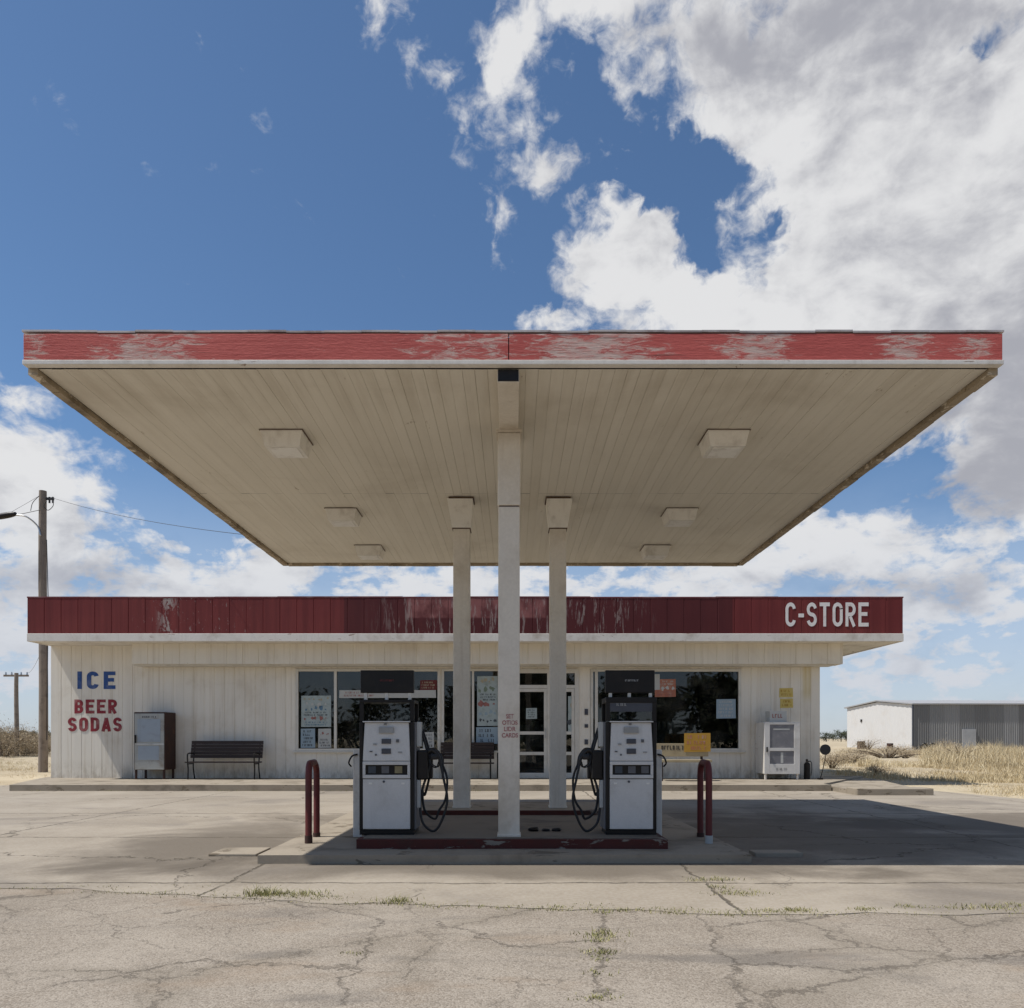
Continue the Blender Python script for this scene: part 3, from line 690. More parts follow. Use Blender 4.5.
# ================================================================== FUEL PUMPS
def bez(pts, n=10):
    """Catmull-Rom through points"""
    P = [Vector(p) for p in pts]; P = [P[0] * 2 - P[1]] + P + [P[-1] * 2 - P[-2]]; out = []
    for i in range(1, len(P) - 2):
        for k in range(n):
            t = k / n; a, b, c, d = P[i-1], P[i], P[i+1], P[i+2]
            out.append(.5 * ((2*b) + (c-a)*t + (2*a-5*b+4*c-d)*t*t + (3*b-a-3*c+d)*t**3))
    out.append(P[-2]); return out
def pump(xl, xr, side, see_through, label):
    """xl..xr: front width; side +1: hoses on the right"""
    y0 = 9.08; y1 = y0 + .46; xc = (xl + xr) / 2; z0 = IS
    t = thing('fuel_pump', label, 'fuel pump', (xc, y0, z0), 'old white fuel pumps on the island')
    cb = MB(); cb.box(xl, xr, y0 + .012, y1, z0, z0 + .055, .006)
    cb.box(xl, xl + .04, y0, y1, z0 + .056, 1.485, .006); cb.box(xr - .04, xr, y0, y1, z0 + .056, 1.485, .006)
    cb.box(xl + .041, xr - .041, y0 + .03, y1 - .03, z0 + .056, 1.48)
    cb.build('cabinet', M['black'], t)
    il, ir = xl + .041, xr - .041; yp = y0 - .008
    lp = MB().box(il, ir, yp, y0 + .028, z0 + .065, .835, .008).build('lower_panel', M['pump_white'], t)
    MB().cyl((xc - .03, yp - .006, .805), (xc - .03, yp + .002, .805), .014, n=10).build('lock', M['plate_dark'], lp)
    # display bezel with three recessed windows
    bz = MB()
    bz.box(il, ir, yp - .012, y0 + .028, .995, 1.035, .004); bz.box(il, ir, yp - .012, y0 + .028, .842, .882, .004)
    bz.box(il, il + .03, yp - .012, y0 + .028, .8825, .9945, .003); bz.box(ir - .03, ir, yp - .012, y0 + .028, .8825, .9945, .003)
    bo = bz.build('display_bezel', M['pump_white'], t)
    MB().box(il + .031, ir - .031, y0 + .012, y0 + .026, .883, .994).build('display', M['black'], bo)
    for k, (a, mt) in enumerate(((.06, M['ink_dark']), (.21, M['card_dim']), (.36, M['card_yellow'] if side > 0 else M['card_dim']))):
        MB().box(il + a, il + a + .085, y0 + .006, y0 + .0115, .90, .98).build('price_card', mt, bo)
    # upper panel: slightly tapered door
    bm = bmesh.new(); k = .018
    v = [bm.verts.new(c) for c in ((il, yp - .006, 1.04), (ir, yp - .006, 1.04), (ir - k, yp + .02, 1.475), (il + k, yp + .02, 1.475),
                                   (il, y0 + .029, 1.04), (ir, y0 + .029, 1.04), (ir - k, y0 + .029, 1.475), (il + k, y0 + .029, 1.475))]
    for f in ((0,1,2,3), (7,6,5,4), (4,5,1,0), (2,1,5,6), (3,2,6,7), (0,3,7,4)): bm.faces.new([v[i] for i in f])
    bmesh.ops.bevel(bm, geom=bm.edges[:], offset=.005, segments=2, affect='EDGES')
    up = MB(); up.add(bm); uo = up.build('upper_panel', M['pump_white'], t)
    MB().box(xc - .085, xc + .08, yp - .01, yp + .012, 1.355, 1.425, .003).build('name_plate', M['plate_grey'], uo)
    MB().box(xc - .055, xc + .05, yp - .012, yp + .01, 1.235, 1.29, .003).build('button_plate', M['plate_dark'], uo)
    MB().box(xc - .055, xc + .05, yp - .014, yp + .008, 1.12, 1.18, .003).build('button_plate', M['plate_dark'], uo)
    for sx_, sz_, sw_, sh_ in ((-.15, 1.22, .035, .02), (-.19, 1.14, .03, .014), (.11, 1.25, .03, .035), (.13, 1.13, .045, .016), (-.13, 1.10, .02, .02), (-.03, 1.452, .03, .012)):
        MB().box(xc + sx_, xc + sx_ + sw_, yp - .008, yp + .012, sz_, sz_ + sh_).build('sticker', M['card_dim' if sw_ < .034 else 'plate_grey'], uo)
    for sx_ in (-.2, .17): MB().box(xc + sx_, xc + sx_ + .035, yp - .0025, yp + .002, .775, .795).build('sticker', M['fixture'], lp)
    MB().box(il - .0, ir + .0, yp - .012, y0 + .029, 1.478, 1.492, .003).build('ledge', M['pump_white'], t)
    # head: black corner posts, cap and a glass case with the meter inside
    hd = MB(); zt = 1.735
    for xx in (xl, xr - .045):
        for yy in (y0 + .01, y1 - .055): hd.box(xx, xx + .045, yy, yy + .045, 1.493, zt - .035)
    hd.box(xl, xr, y0 + .005, y1 - .005, zt - .034, zt + (.0 if see_through else .03), .005)
    ho = hd.build('head_frame', M['black'], t)
    if not see_through: MB().box(xl + .046, xr - .046, y0 + .016, y0 + .03, 1.60, zt - .036).build('head_panel', M['plate_dark'], ho)
    MB().box(xl + .046, xr - .046, y0 + .033, y0 + .038, 1.494, zt - .036).build('head_glass', M['glass2'], ho)
    if see_through:
        MB().box(xc + .05, xc + .25, y0 + .15, y0 + .2, 1.50, 1.62, .006).build('meter', M['paper_teal'], ho)
        MB().box(xc - .12, xc - .09, y0 + .05, y0 + .08, 1.495, 1.53, .003).build('meter', M['pump_white'], ho)
    else:
        MB().box(xl + .07, xc - .05, y0 + .08, y0 + .13, 1.50, 1.615, .006).build('meter', M['paper_teal'], ho)
        MB().box(xc + .02, xc + .11, y0 + .06, y0 + .10, 1.495, 1.53, .006).build('meter', M['paper'], ho)
        t_ = scribble(MB(), xl + .1, xc - .02, 1.655, 1.705, y0 + .012, 1, 1, 5); t_.build('lettering', M['plate_grey'], ho)
    # topper board on three brackets
    tb = MB().box(xl - .0, xr - .01, y0 + .06, y0 + .13, 1.815, 2.075, .008).build('topper_board', M['black'], t)
    for a in (xl + .04, xc - .03, xr - .075): MB().box(a, a + .035, y0 + .07, y0 + .11, zt + (.002 if see_through else .031), 1.8145).build('bracket', M['alu'], tb)
    scribble(MB(), xc - .09, xc + .1, 1.94, 1.975, y0 + .0595, 1, 1, 3 + side).build('lettering', M['board_red' if side > 0 else 'plate_grey'], tb)
    # hose side
    xs = xr if side > 0 else xl; s = side
    def bx(a, b): return (min(xs + s*a, xs + s*b), max(xs + s*a, xs + s*b))
    x0, x1 = bx(.001, .02); MB().box(x0, x1, y0 + .05, y1 - .03, z0 + .06, 1.48).build('side_panel', M['skin_body'], t)
    x0, x1 = bx(.021, .075); MB().box(x0, x1, y0 + .06, y0 + .2, 1.20, 1.485, .01).build('hose_guard', M['paper'], t)
    x0, x1 = bx(.021, .065); MB().box(x0, x1, y0 + .08, y0 + .16, .50, .82, .008).build('conduit_cover', M['paper'], t)
    for q, (yo, yb) in enumerate(((.07, .12), (.28, .16))):
        x0, x1 = bx(.021, .15 + .03 * q)
        bt = MB().box(x0, x1, y0 + yo, y0 + yo + .13, .82, 1.16, .02).build('nozzle_boot', M['black'], t)
        xb = .19 + .05 * q; yy = y0 + yo + .065
        nz = MB(); nz.tube(bez([(xs + s*.10, yy, 1.02), (xs + s*.14, yy, 1.13), (xs + s*.20, yy, 1.16), (xs + s*.27, yy, 1.08), (xs + s*.29, yy, .99)], 6), [.018 + .01 * math.sin(min(i, 20) / 20 * 3.1) for i in range(25)], 10)
        nz.tube(bez([(xs + s*.15, yy, 1.10), (xs + s*.17, yy, 1.0), (xs + s*.24, yy, .96), (xs + s*.27, yy, 1.03)], 5), .008, 6)
        nz.box(min(xs + s*.17, xs + s*.26), max(xs + s*.17, xs + s*.26), yy - .025, yy + .025, 1.05, 1.12, .015)
        nz.build('nozzle', M['rubber'], t, smooth=40)
        ho_ = MB()
        zl = IS + .035 + .12 * q; xe = .33 - .04 * q
        ho_.tube(bez([(xs + s*.29, yy, 1.0), (xs + s*(.33 + .02*q), yy - .02, .82), (xs + s*(xe + .04), yy - .03, .58), (xs + s*(xe - .03), yy - .05, zl + .1), (xs + s*.21, yy - .06, zl), (xs + s*.09, yy - .05, zl + .1), (xs + s*.06, yy - .02, zl + .32), (xs + s*.09, yy, .74 - .1*q), (xs + s*.16, yy + .02, .98), (xs + s*.12, yy + .03, 1.2), (xs + s*.05, yy + .02, 1.42)], 10), .0145, 8)
        ho_.build('hose', M['rubber'], t, smooth=True)
    return t
pump(X(359.5, 88), X(414, 88), 1, True, 'white fuel pump left of the front column with hoses hanging on its right')
pump(X(606, 88), X(656.5, 88), -1, False, 'white fuel pump right of the front column with hoses hanging on its left')
# narrow cream posts behind the pumps with a hook
def service_post(px, s, label, sd):
    y = F / s; x = X(px, s); zb = SL
    t = thing('service_post', label, 'post', (x, y, zb), 'cream posts behind the pumps')
    MB().box(x - .055, x + .055, y, y + .16, zb, 1.16, .008).build('post_body', M['fixture'], t)
    MB().tube(bez([(x - sd*.0, y - .004, 1.10), (x - sd*.06, y - .03, 1.08), (x - sd*.10, y - .03, 1.0), (x - sd*.07, y - .02, .95)], 6), .011, 6).build('hook', M['black'], t)
service_post(357.5, 82, 'narrow cream post with black hook beside the left pump', 1)
service_post(657.5, 82, 'narrow cream post with black hook beside the right pump', -1)

# ================================================================== BOLLARDS
def hoop(px, pxb, label):
    x = X(px, 87); xb = X(pxb, 81.7); ya, yb = 9.2, 9.8
    t = thing('hoop_bollard', label, 'bollard', (x, ya, SL), 'red pipe hoop bollards at the island ends')
    r = .038; zt = Z(760, 87) - .04
    pts = [(x, ya, SL)] + [(x, ya, SL + (zt - .16 - SL) * k / 6) for k in range(1, 7)]
    for k in range(1, 9):
        a = math.pi * k / 9 * .5; pts.append((x + (xb - x) * .16 * (1 - math.cos(a)) / .6 * 1.6, ya + .16 * (1 - math.cos(a)), zt - .16 + .16 * math.sin(a)))
    pts += [(xb + (x - xb) * .2, yb - .16, zt)]
    for k in range(1, 9):
        a = math.pi * k / 9 * .5; pts.append((xb, yb - .16 + .16 * math.sin(a), zt - .16 + .16 * math.cos(a)))
    pts += [(xb, yb, zt - .16 - (zt - .16 - SL) * k / 6) for k in range(7)]
    MB().tube(pts, r, 14).build('hoop', M['pipe_red'], t, smooth=50)
    MB().cyl((x, ya, SL), (x, ya, SL + .09), r + .006, n=14).build('collar', M['paper' if px > 500 else 'rust'], t, smooth=50)
    MB().cyl((xb, yb, SL), (xb, yb, SL + .05), r + .006, n=14).build('collar', M['rust'], t, smooth=50)
hoop(308.5, 316.5, 'dark red pipe hoop at the left end of the island, half in sunlight')
hoop(709, 700.5, 'dark red pipe hoop at the right end of the island, wholly in shade')

# ================================================================== STORE
SW = 34.8; YW = F / SW; SFA = 36.6; YF = F / SFA; SH = 35.7; YH = F / SH
XL, XR = X(51, SW), X(820, SW); ZB = .15; ZSO = Z(641, SFA); ZRB = Z(633.5, SFA); ZRT = Z(598, SFA); XRF = X(903, SFA); XLF = X(27.5, SFA)
store = thing('convenience_store', 'long low white convenience store with dark red roof fascia behind the pumps', 'store', ((XL + XR) / 2, YW, ZB))
zt_ = Z(669, SW); zs_ = Z(751, SW); WA = (X(296, SW), X(440, SW)); WB = (X(442, SW), X(579, SW)); WC = (X(590.5, SW), X(741, SW)); ZTOP = ZSO - .002
w = MB()
w.ribs(XL, WA[0], ZB, ZTOP, YW, .29, depth=.14)
w.ribs(WA[0] + .001, WA[1], ZB, zs_, YW + .004, .58, depth=.14)
w.ribs(WA[1] + .001, WB[0] - .001, ZB, zt_, YW, .3, depth=.14)
w.ribs(WB[1] + .001, WC[0] - .001, ZB, zt_, YW, .3, depth=.14)
w.ribs(WC[0], WC[1], ZB, zs_, YW + .004, .58, depth=.14)
w.ribs(WC[1] + .001, XR, ZB, ZTOP, YW, .29, depth=.14)
w.ribs(WA[0] + .001, WC[1], zt_ + .001, ZTOP, YW, .3, depth=.14)
w.ribs(WB[0], X(497, SW), ZB, zs_ - .05, YW + .004, .5, depth=.14)
w.build('front_wall', M['white_wall'], store)
sw = MB()
sw.box(XL, XL + .12, YW + .141, 33, ZB, ZTOP); sw.box(XR - .12, XR, YW + .141, 33, ZB, ZTOP); sw.box(XL + .121, XR - .121, 32.88, 33, ZB, ZTOP)
sw.build('side_wall', M['white_wall'], store)
hd = MB().ribs(X(132, SH), X(843, SH), Z(664, SH), ZTOP, YH, .44, depth=YW - YH - .002)
hd.build('header', M['cream_header'], store)
MB().box(X(132, SH) + .0, X(843, SH) - .2, YH + .1, YW - .02, Z(664, SH) - .035, Z(664, SH) - .002).build('header_trim', M['alu'], store)
MB().box(XLF + .02, XRF - .02, YF + .05, 33.4, ZSO, ZSO + .03).build('eave_soffit', M['trim_white'], store)
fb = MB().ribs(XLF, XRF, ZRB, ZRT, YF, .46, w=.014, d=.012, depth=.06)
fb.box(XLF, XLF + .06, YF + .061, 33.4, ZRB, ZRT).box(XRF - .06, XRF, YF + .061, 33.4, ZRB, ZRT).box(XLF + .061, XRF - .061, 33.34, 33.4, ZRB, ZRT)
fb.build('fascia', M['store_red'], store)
tw = MB().box(XLF - .01, XRF + .01, YF - .02, YF + .06, ZSO - .012, ZRB - .002, .01)
tw.box(XLF - .01, XLF + .05, YF + .061, 33.4, ZSO - .012, ZRB - .002).box(XRF - .05, XRF + .01, YF + .061, 33.4, ZSO - .012, ZRB - .002)
tw.build('fascia_trim', M['trim_white'], store)
rf = MB().box(XLF + .06, XRF - .06, YF + .06, 33.34, ZRB + .02, ZRT - .06).build('roof', M['roof_tar'], store)
cp = MB()
for i in range(14):
    a = XLF - .015 + i * (XRF - XLF + .03) / 14; k = random.uniform(-.006, .008)
    cp.box(a, a + (XRF - XLF + .03) / 14 - .002, YF - .006, YF + .1, ZRT + k, ZRT + .04 + k, .003)
cp.box(XLF - .015, XLF + .08, YF + .101, 33.4, ZRT, ZRT + .04).box(XRF - .08, XRF + .015, YF + .101, 33.4, ZRT, ZRT + .04)
cp.build('coping', M['coping'], store)
letters('C-STORE', X(785.5, SFA), X(868.5, SFA), Z(626.5, SFA), 24 / SFA, YF - .003, .155).build('sign_lettering', M['sign_white'], store)
letters('ICE', X(77.5, SW), X(115.5, SW), Z(689, SW), 17.5 / SW, YW - .003, .21, gap=.24).build('wall_lettering', M['wall_blue'], store)
wl = letters('BEER', X(74.5, SW), X(117, SW), Z(713.5, SW), 14 / SW, YW - .003, .205)
t_ = letters('SODAS', X(68, SW), X(122, SW), Z(731.5, SW), 14 / SW, YW - .003, .205)
me = bpy.data.meshes.new('t'); t_.bm.to_mesh(me); t_.bm.free(); wl.bm.from_mesh(me); bpy.data.meshes.remove(me)
wl.build('wall_lettering', M['wall_red'], store)
# roof fittings
for i, (px, h) in enumerate(((277, .13), (281, .17), (291, .1), (295, .14))):
    pass
for px, h in ((277, .16), (281, .2), (292, .14), (297, .17)):
    MB().cyl((X(px, 34), 23.6, ZRT - .07), (X(px, 34), 23.6, ZRT + h + .06), .035, n=8).build('vent_pipe', M['steel'], rf)
# interior
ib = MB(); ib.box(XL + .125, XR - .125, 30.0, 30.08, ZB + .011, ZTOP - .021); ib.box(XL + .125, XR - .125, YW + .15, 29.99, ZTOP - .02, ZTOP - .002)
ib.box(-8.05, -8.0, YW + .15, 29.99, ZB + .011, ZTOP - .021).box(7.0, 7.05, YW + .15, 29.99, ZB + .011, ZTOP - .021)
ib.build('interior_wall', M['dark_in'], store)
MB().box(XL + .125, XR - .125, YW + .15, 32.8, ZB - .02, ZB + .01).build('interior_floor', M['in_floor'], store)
# windows
def bars(mb, x0, x1, z0, z1, y, w=.055, d=.09, vs=(), hs=()):
    mb.box(x0, x0 + w, y, y + d, z0, z1, .004); mb.box(x1 - w, x1, y, y + d, z0, z1, .004)
    mb.box(x0 + w, x1 - w, y + .002, y + d - .002, z1 - w, z1, .004); mb.box(x0 + w, x1 - w, y + .002, y + d - .002, z0, z0 + w, .004)
    for v in vs: mb.box(v - w * .55, v + w * .55, y + .001, y + d - .001, z0 + w, z1 - w, .004)
    for h in hs: mb.box(x0 + w, x1 - w, y + .003, y + d - .003, h - w / 2, h + w / 2, .004)
yfz = YW - .03
b = MB(); bars(b, WA[0], WA[1], zs_, zt_, yfz, .07, .12, vs=(X(335.5, SW),)); fo = b.build('window', M['alu'], store)
MB().box(WA[0] + .06, X(335.5, SW) - .03, yfz + .06, yfz + .068, zs_ + .06, zt_ - .06).build('pane', M['glass'], fo)
MB().box(X(335.5, SW) + .03, WA[1] - .06, yfz + .06, yfz + .068, zs_ + .06, zt_ - .06).build('pane', M['glass'], fo)
MB().box(WA[0] - .08, WA[1] - .01, YW - .07, YW + .003, zs_ - .045, zs_ - .002, .006).build('sill', M['alu'], fo)
b = MB(); bars(b, WC[0], WC[1], zs_, zt_, yfz, .075, .12, vs=(X(600.5, SW) - .12,)); fo = b.build('window', M['alu'], store)
MB().box(WC[0] + .06, X(600.5, SW) - .15, yfz + .06, yfz + .068, zs_ + .06, zt_ - .06).build('pane', M['glass'], fo)
MB().box(X(600.5, SW) - .09, WC[1] - .06, yfz + .06, yfz + .068, zs_ + .06, zt_ - .06).build('pane', M['glass'], fo)
MB().box(WC[0] + .01, WC[1] + .12, YW - .07, YW + .003, zs_ - .045, zs_ - .002, .006).build('sill', M['alu'], fo)
xd0 = X(500, SW)
b = MB(); bars(b, WB[0], xd0 - .002, zs_ - .05, zt_, yfz, .06, .12, vs=(X(473, SW),)); fo = b.build('window', M['alu'], store)
MB().box(WB[0] + .05, X(473, SW) - .03, yfz + .06, yfz + .068, zs_, zt_ - .05).build('pane', M['glass'], fo)
MB().box(X(473, SW) + .03, xd0 - .05, yfz + .06, yfz + .068, zs_, zt_ - .05).build('pane', M['glass'], fo)
# door frame with transoms and two leaves
xdm = X(549.5, SW); zdt = Z(688.5, SW)
df = MB(); bars(df, xd0, WB[1], ZB + .002, zt_, yfz, .12, .12, vs=(xdm,)); df.box(xd0 + .12, xdm - .07, yfz + .002, yfz + .118, zdt, zdt + .1).box(xdm + .07, WB[1] - .12, yfz + .002, yfz + .118, zdt, zdt + .1)
do = df.build('door_frame', M['alu'], store)
for a, c in ((xd0 + .11, xdm - .03), (xdm + .03, WB[1] - .11)):
    MB().box(a, c, yfz + .06, yfz + .068, zdt + .09, zt_ - .11).build('pane', M['glass'], do)
for k, (a, c) in enumerate(((xd0 + .125, xdm - .07), (xdm + .07, WB[1] - .125))):
    lf = MB(); bars(lf, a, c, ZB + .06, zdt - .006, yfz + .02, .09, .06, hs=(Z(733, SW), Z(753.5, SW))); lf = lf.build('door', M['alu'], store)
    for (za, zb2) in ((ZB + .16, Z(755, SW)), (Z(752, SW), Z(735, SW)), (Z(731, SW), zdt - .1)):
        MB().box(a + .08, c - .08, yfz + .045, yfz + .052, za, zb2).build('pane', M['glass'], lf)
    hx = c - .045 if k == 0 else a + .045
    MB().tube([(hx, yfz + .018, Z(738, SW)), (hx, yfz - .05, Z(738, SW)), (hx, yfz - .05, Z(729, SW)), (hx, yfz + .018, Z(729, SW))], .014, 6).build('handle', M['steel'], lf)
# a few dim things inside, seen through the glass
def shelf(x, y, wd, label, seed):
    rg = random.Random(seed)
    t = thing('store_shelf', label, 'shelf', (x, y, ZB + .01), 'shelves inside the dark store')
    f = MB(); z0 = ZB + .011
    f.box(x - wd/2, x + wd/2, y + .3, y + .34, z0, 1.75)
    for k in range(4): f.box(x - wd/2, x + wd/2, y, y + .299, z0 + .12 + k * .42, z0 + .15 + k * .42)
    f.build('rack', M['plate_grey'], t)
    for k in range(4):
        g_ = MB(); xx = x - wd/2 + .04
        while xx < x + wd/2 - .15:
            ww = rg.uniform(.07, .16); g_.box(xx, xx + ww, y + .05, y + .25, z0 + .151 + k * .42, z0 + .151 + k * .42 + rg.uniform(.14, .3)); xx += ww + rg.uniform(.01, .08)
        g_.build('goods', M[rg.choice(('paper', 'paper_teal', 'ink_sand', 'plate_grey'))], t)
shelf(-4.2, 25.6, 1.8, 'dim goods shelf inside the store behind the wide left window', 1)
shelf(4.9, 26.2, 2.2, 'dim goods shelf inside the store behind the right window', 2)
shelf(.55, 26.8, 1.2, 'dim goods shelf inside the store behind the glass doors', 3)
# ---- papers on the glass
yg = yfz + .055
def sheet(name, px0, px1, py0, py1, mat, label, cat, inks=(), rows=3, y=None, group=None, seed=1, s=SW, th=.004):
    y = yg if y is None else y
    x0, x1, z0, z1 = X(px0, s), X(px1, s), Z(py1, s), Z(py0, s)
    t = thing(name, label, cat, ((x0 + x1) / 2, y, z0), group)
    bm_ = MB(); a = [bm_.bm.verts.new(p) for p in ((x0, y - th, z0), (x1, y - th, z0 + .008), (x1 - .005, y - th, z1), (x0 + .004, y - th, z1 - .006))]
    bb = [bm_.bm.verts.new((v.co.x, y, v.co.z)) for v in a]
    bm_.bm.faces.new(a); bm_.bm.faces.new(bb[::-1])
    for i in range(4): bm_.bm.faces.new((a[i], bb[i], bb[(i+1) % 4], a[(i+1) % 4]))
    bm_.build('sheet_body', mat, t)
    m_ = .08 * (x1 - x0); n_ = max(1, len(inks)); hz = (z1 - z0 - .06) / n_
    for i, (ink, kind) in enumerate(inks):
        za, zb2 = z1 - .03 - (i + 1) * hz, z1 - .03 - i * hz
        mb = MB()
        if kind == 'text': scribble(mb, x0 + m_, x1 - m_, za, zb2, y - th - .0005, rows, .85, seed + i)
        else:
            rg = random.Random(seed * 7 + i)
            for k in range(kind):
                cx = x0 + m_ + (x1 - x0 - 2 * m_) * (k + rg.uniform(.2, .8)) / kind; r_ = min(hz, (x1 - x0) / kind) * rg.uniform(.14, .42)
                bm = bmesh.new(); bmesh.ops.create_circle(bm, cap_ends=True, segments=9, radius=1)
                for v in bm.verts: v.co *= 1 + .8 * mnoise.noise(v.co * 1.6 + Vector((k * 3 + seed, i, 0)))
                mb.add(bm, Matrix.Translation((cx, y - th - .0015, (za + zb2) / 2 + rg.uniform(-.2, .2) * hz)) @ Matrix.Rotation(R(90), 4, 'X') @ Matrix.Diagonal((r_, r_ * 1.1, 1, 1)))
        mb.build('print', ink, t)
    return t
PO = 'posters on the shop windows'
sheet('poster', 301, 331, 695.5, 727, M['paper_teal'], 'large pale poster of coloured spots in the narrow left window', 'poster', ((M['ink_sand'], 6), (M['paper'], 4), (M['ink_teal'], 5), (M['ink_dark'], 'text'), (M['ink_red'], 5), (M['ink_teal'], 'text')), 2, group=PO, seed=4)
sheet('poster', 300.5, 315, 728.5, 748, M['paper_blue'], 'small bluish paper under the large poster, on the left', 'poster', ((M['ink_dark'], 'text'),), 5, group=PO, seed=5)
sheet('poster', 318, 331, 728.5, 748, M['paper'], 'small paper with red and dark print under the large poster, on the right', 'poster', ((M['ink_red'], 4), (M['ink_dark'], 'text')), 3, group=PO, seed=6)
sheet('window_banner', 339, 436, 690, 698, M['paper'], 'long white banner strip with faded red print across the wide left window', 'banner', (), 1)
tt = [o for o in COL.objects if o.name.startswith('window_banner')][0]
scribble(MB(), X(343, SW), X(375, SW), Z(697, SW), Z(691, SW), yg - .0045, 2, .8, 9).build('print', M['ink_red'], tt)
sheet('window_sign', 420, 437, 680, 690, M['board_red'], 'red sign with pale print in the top corner of the wide left window', 'sign', ((M['ink_sand'], 'text'),), 3, seed=12)
sheet('poster', 423, 434, 732, 748.5, M['paper'], 'plain white paper low in the wide left window beside the pump hoses', 'poster', ((M['ink_dark'], 'text'),), 4, group=PO, seed=7)
sheet('poster', 477, 498, 676, 726, M['paper_teal'], 'tall faded greenish poster in the window left of the front column', 'poster', ((M['ink_sand'], 4), (M['ink_green'], 4), (M['ink_dark'], 'text'), (M['ink_red'], 3), (M['paper_blue'], 4), (M['ink_dark'], 5)), 3, group=PO, seed=8)
sheet('poster', 476, 498, 727, 744, M['paper_blue'], 'wide pale blue paper under the tall greenish poster', 'poster', ((M['ink_dark'], 'text'),), 3, group=PO, seed=9)
sheet('door_notice', 526, 537, 708, 719, M['paper_teal'], 'pale square notice on the glass of the left door leaf', 'notice', ((M['ink_dark'], 'text'),), 4, y=yfz + .04, seed=10)
sheet('poster', 568, 577, 696, 732, M['paper_teal'], 'tall pale poster on the glass of the right door leaf', 'poster', ((M['ink_sand'], 1), (M['ink_dark'], 1)), 1, y=yfz + .04, group=PO, seed=18)
sheet('window_card', 650, 660, 674, 690, M['paper'], 'blank cream card at the top of the right window beside an orange poster', 'card', (), 1, y=yg - .006)
sheet('poster', 655, 676, 679, 697, M['orange'], 'orange and white poster at the top of the right window', 'poster', ((M['paper'], 'text'), (M['paper'], 4), (M['ink_red'], 'text')), 2, group=PO, seed=14)
sheet('poster', 716.5, 736, 699, 718.5, M['paper_blue'], 'light blue paper at the right edge of the right window', 'poster', ((M['paper'], 'text'),), 5, group=PO, seed=15)
sheet('wall_notice', 779, 793, 688, 697.5, M['yellow_pale'], 'faded yellow notice on the wall, upper of the two above the ice cabinet', 'notice', ((M['yellow'], 'text'),), 2, y=YW - .004, group='yellow notices on the wall', seed=16)
sheet('wall_notice', 780, 793, 698.5, 708, M['yellow_pale'], 'faded yellow notice on the wall, lower of the two above the ice cabinet', 'notice', ((M['yellow'], 'text'),), 2, y=YW - .004, group='yellow notices on the wall', seed=17)
# dark small plates on the pier right of the doors
for i, (py, h, lb) in enumerate(((712, 6, 'narrow dark plate on the white pier, top of three'), (726, 3.5, 'square dark plate on the white pier, middle of three'), (742, 5, 'dark plate on the white pier, lowest of three'))):
    mb = MB().box(X(584.5, SW), X(588, SW), YW - .03, YW + .0, Z(py + h/2, SW), Z(py - h/2, SW), .006)
    mb.cyl((X(586.2, SW), YW - .036, Z(py, SW)), (X(586.2, SW), YW - .028, Z(py, SW)), .018, n=8)
    tag(mb.build('wall_plate', M['plate_dark'], base=(X(586, SW), YW, Z(py, SW))), lb, 'plate', 'dark plates by the shop doors')

# ================================================================== FRONT FURNITURE
def ice_box():
    s = 36.0; y0 = F / s; y1 = YW - .06; x0, x1 = X(134.5, s), X(164, s); zt = Z(712, s); zb = Z(770, s); xr = x1 + .18
    t = thing('ice_cabinet', 'old pale steel ice cabinet with rusty brown side, left of the dark bench', 'ice cabinet', ((x0 + x1) / 2, y0, ZB))
    MB().box(x0 - .03, x1 + .03, y0 + .03, y1, zb, zt, .012).build('body', M['rust'], t)
    d = MB().box(x0, x1, y0, y0 + .029, zb + .01, zt - .04, .008).build('door', M['ice_door'], t)
    MB().box(x0 + .08, x1 - .1, y0 - .006, y0 + .004, Z(742, s), Z(719, s), .004).build('panel', M['ice_panel'], d)
    MB().box(x0 + .1, x1 - .14, y0 - .006, y0 + .004, Z(760, s), Z(746, s), .004).build('panel', M['ice_panel'], d)
    scribble(MB(), x0 + .2, x1 - .2, Z(718.3, s), Z(715.5, s), y0 - .0005, 1, .9, 3).build('lettering', M['plate_dark'], d)
    MB().box(x0 + .01, x0 + .05, y0 - .05, y0 - .001, Z(743, s), Z(735, s), .008).build('handle', M['black'], d)
    MB().box(x0 + .03, x1 - .0, y0 - .008, y0 - .001, Z(745, s), Z(743.4, s), .002).build('band', M['steel'], d)
    for a in (x0 - .01, x1 - .05):
        for yy in (y0 + .04, y1 - .08): MB().box(a, a + .05, yy, yy + .05, ZB, zb - .001).build('leg', M['rust'], t)
ice_box()
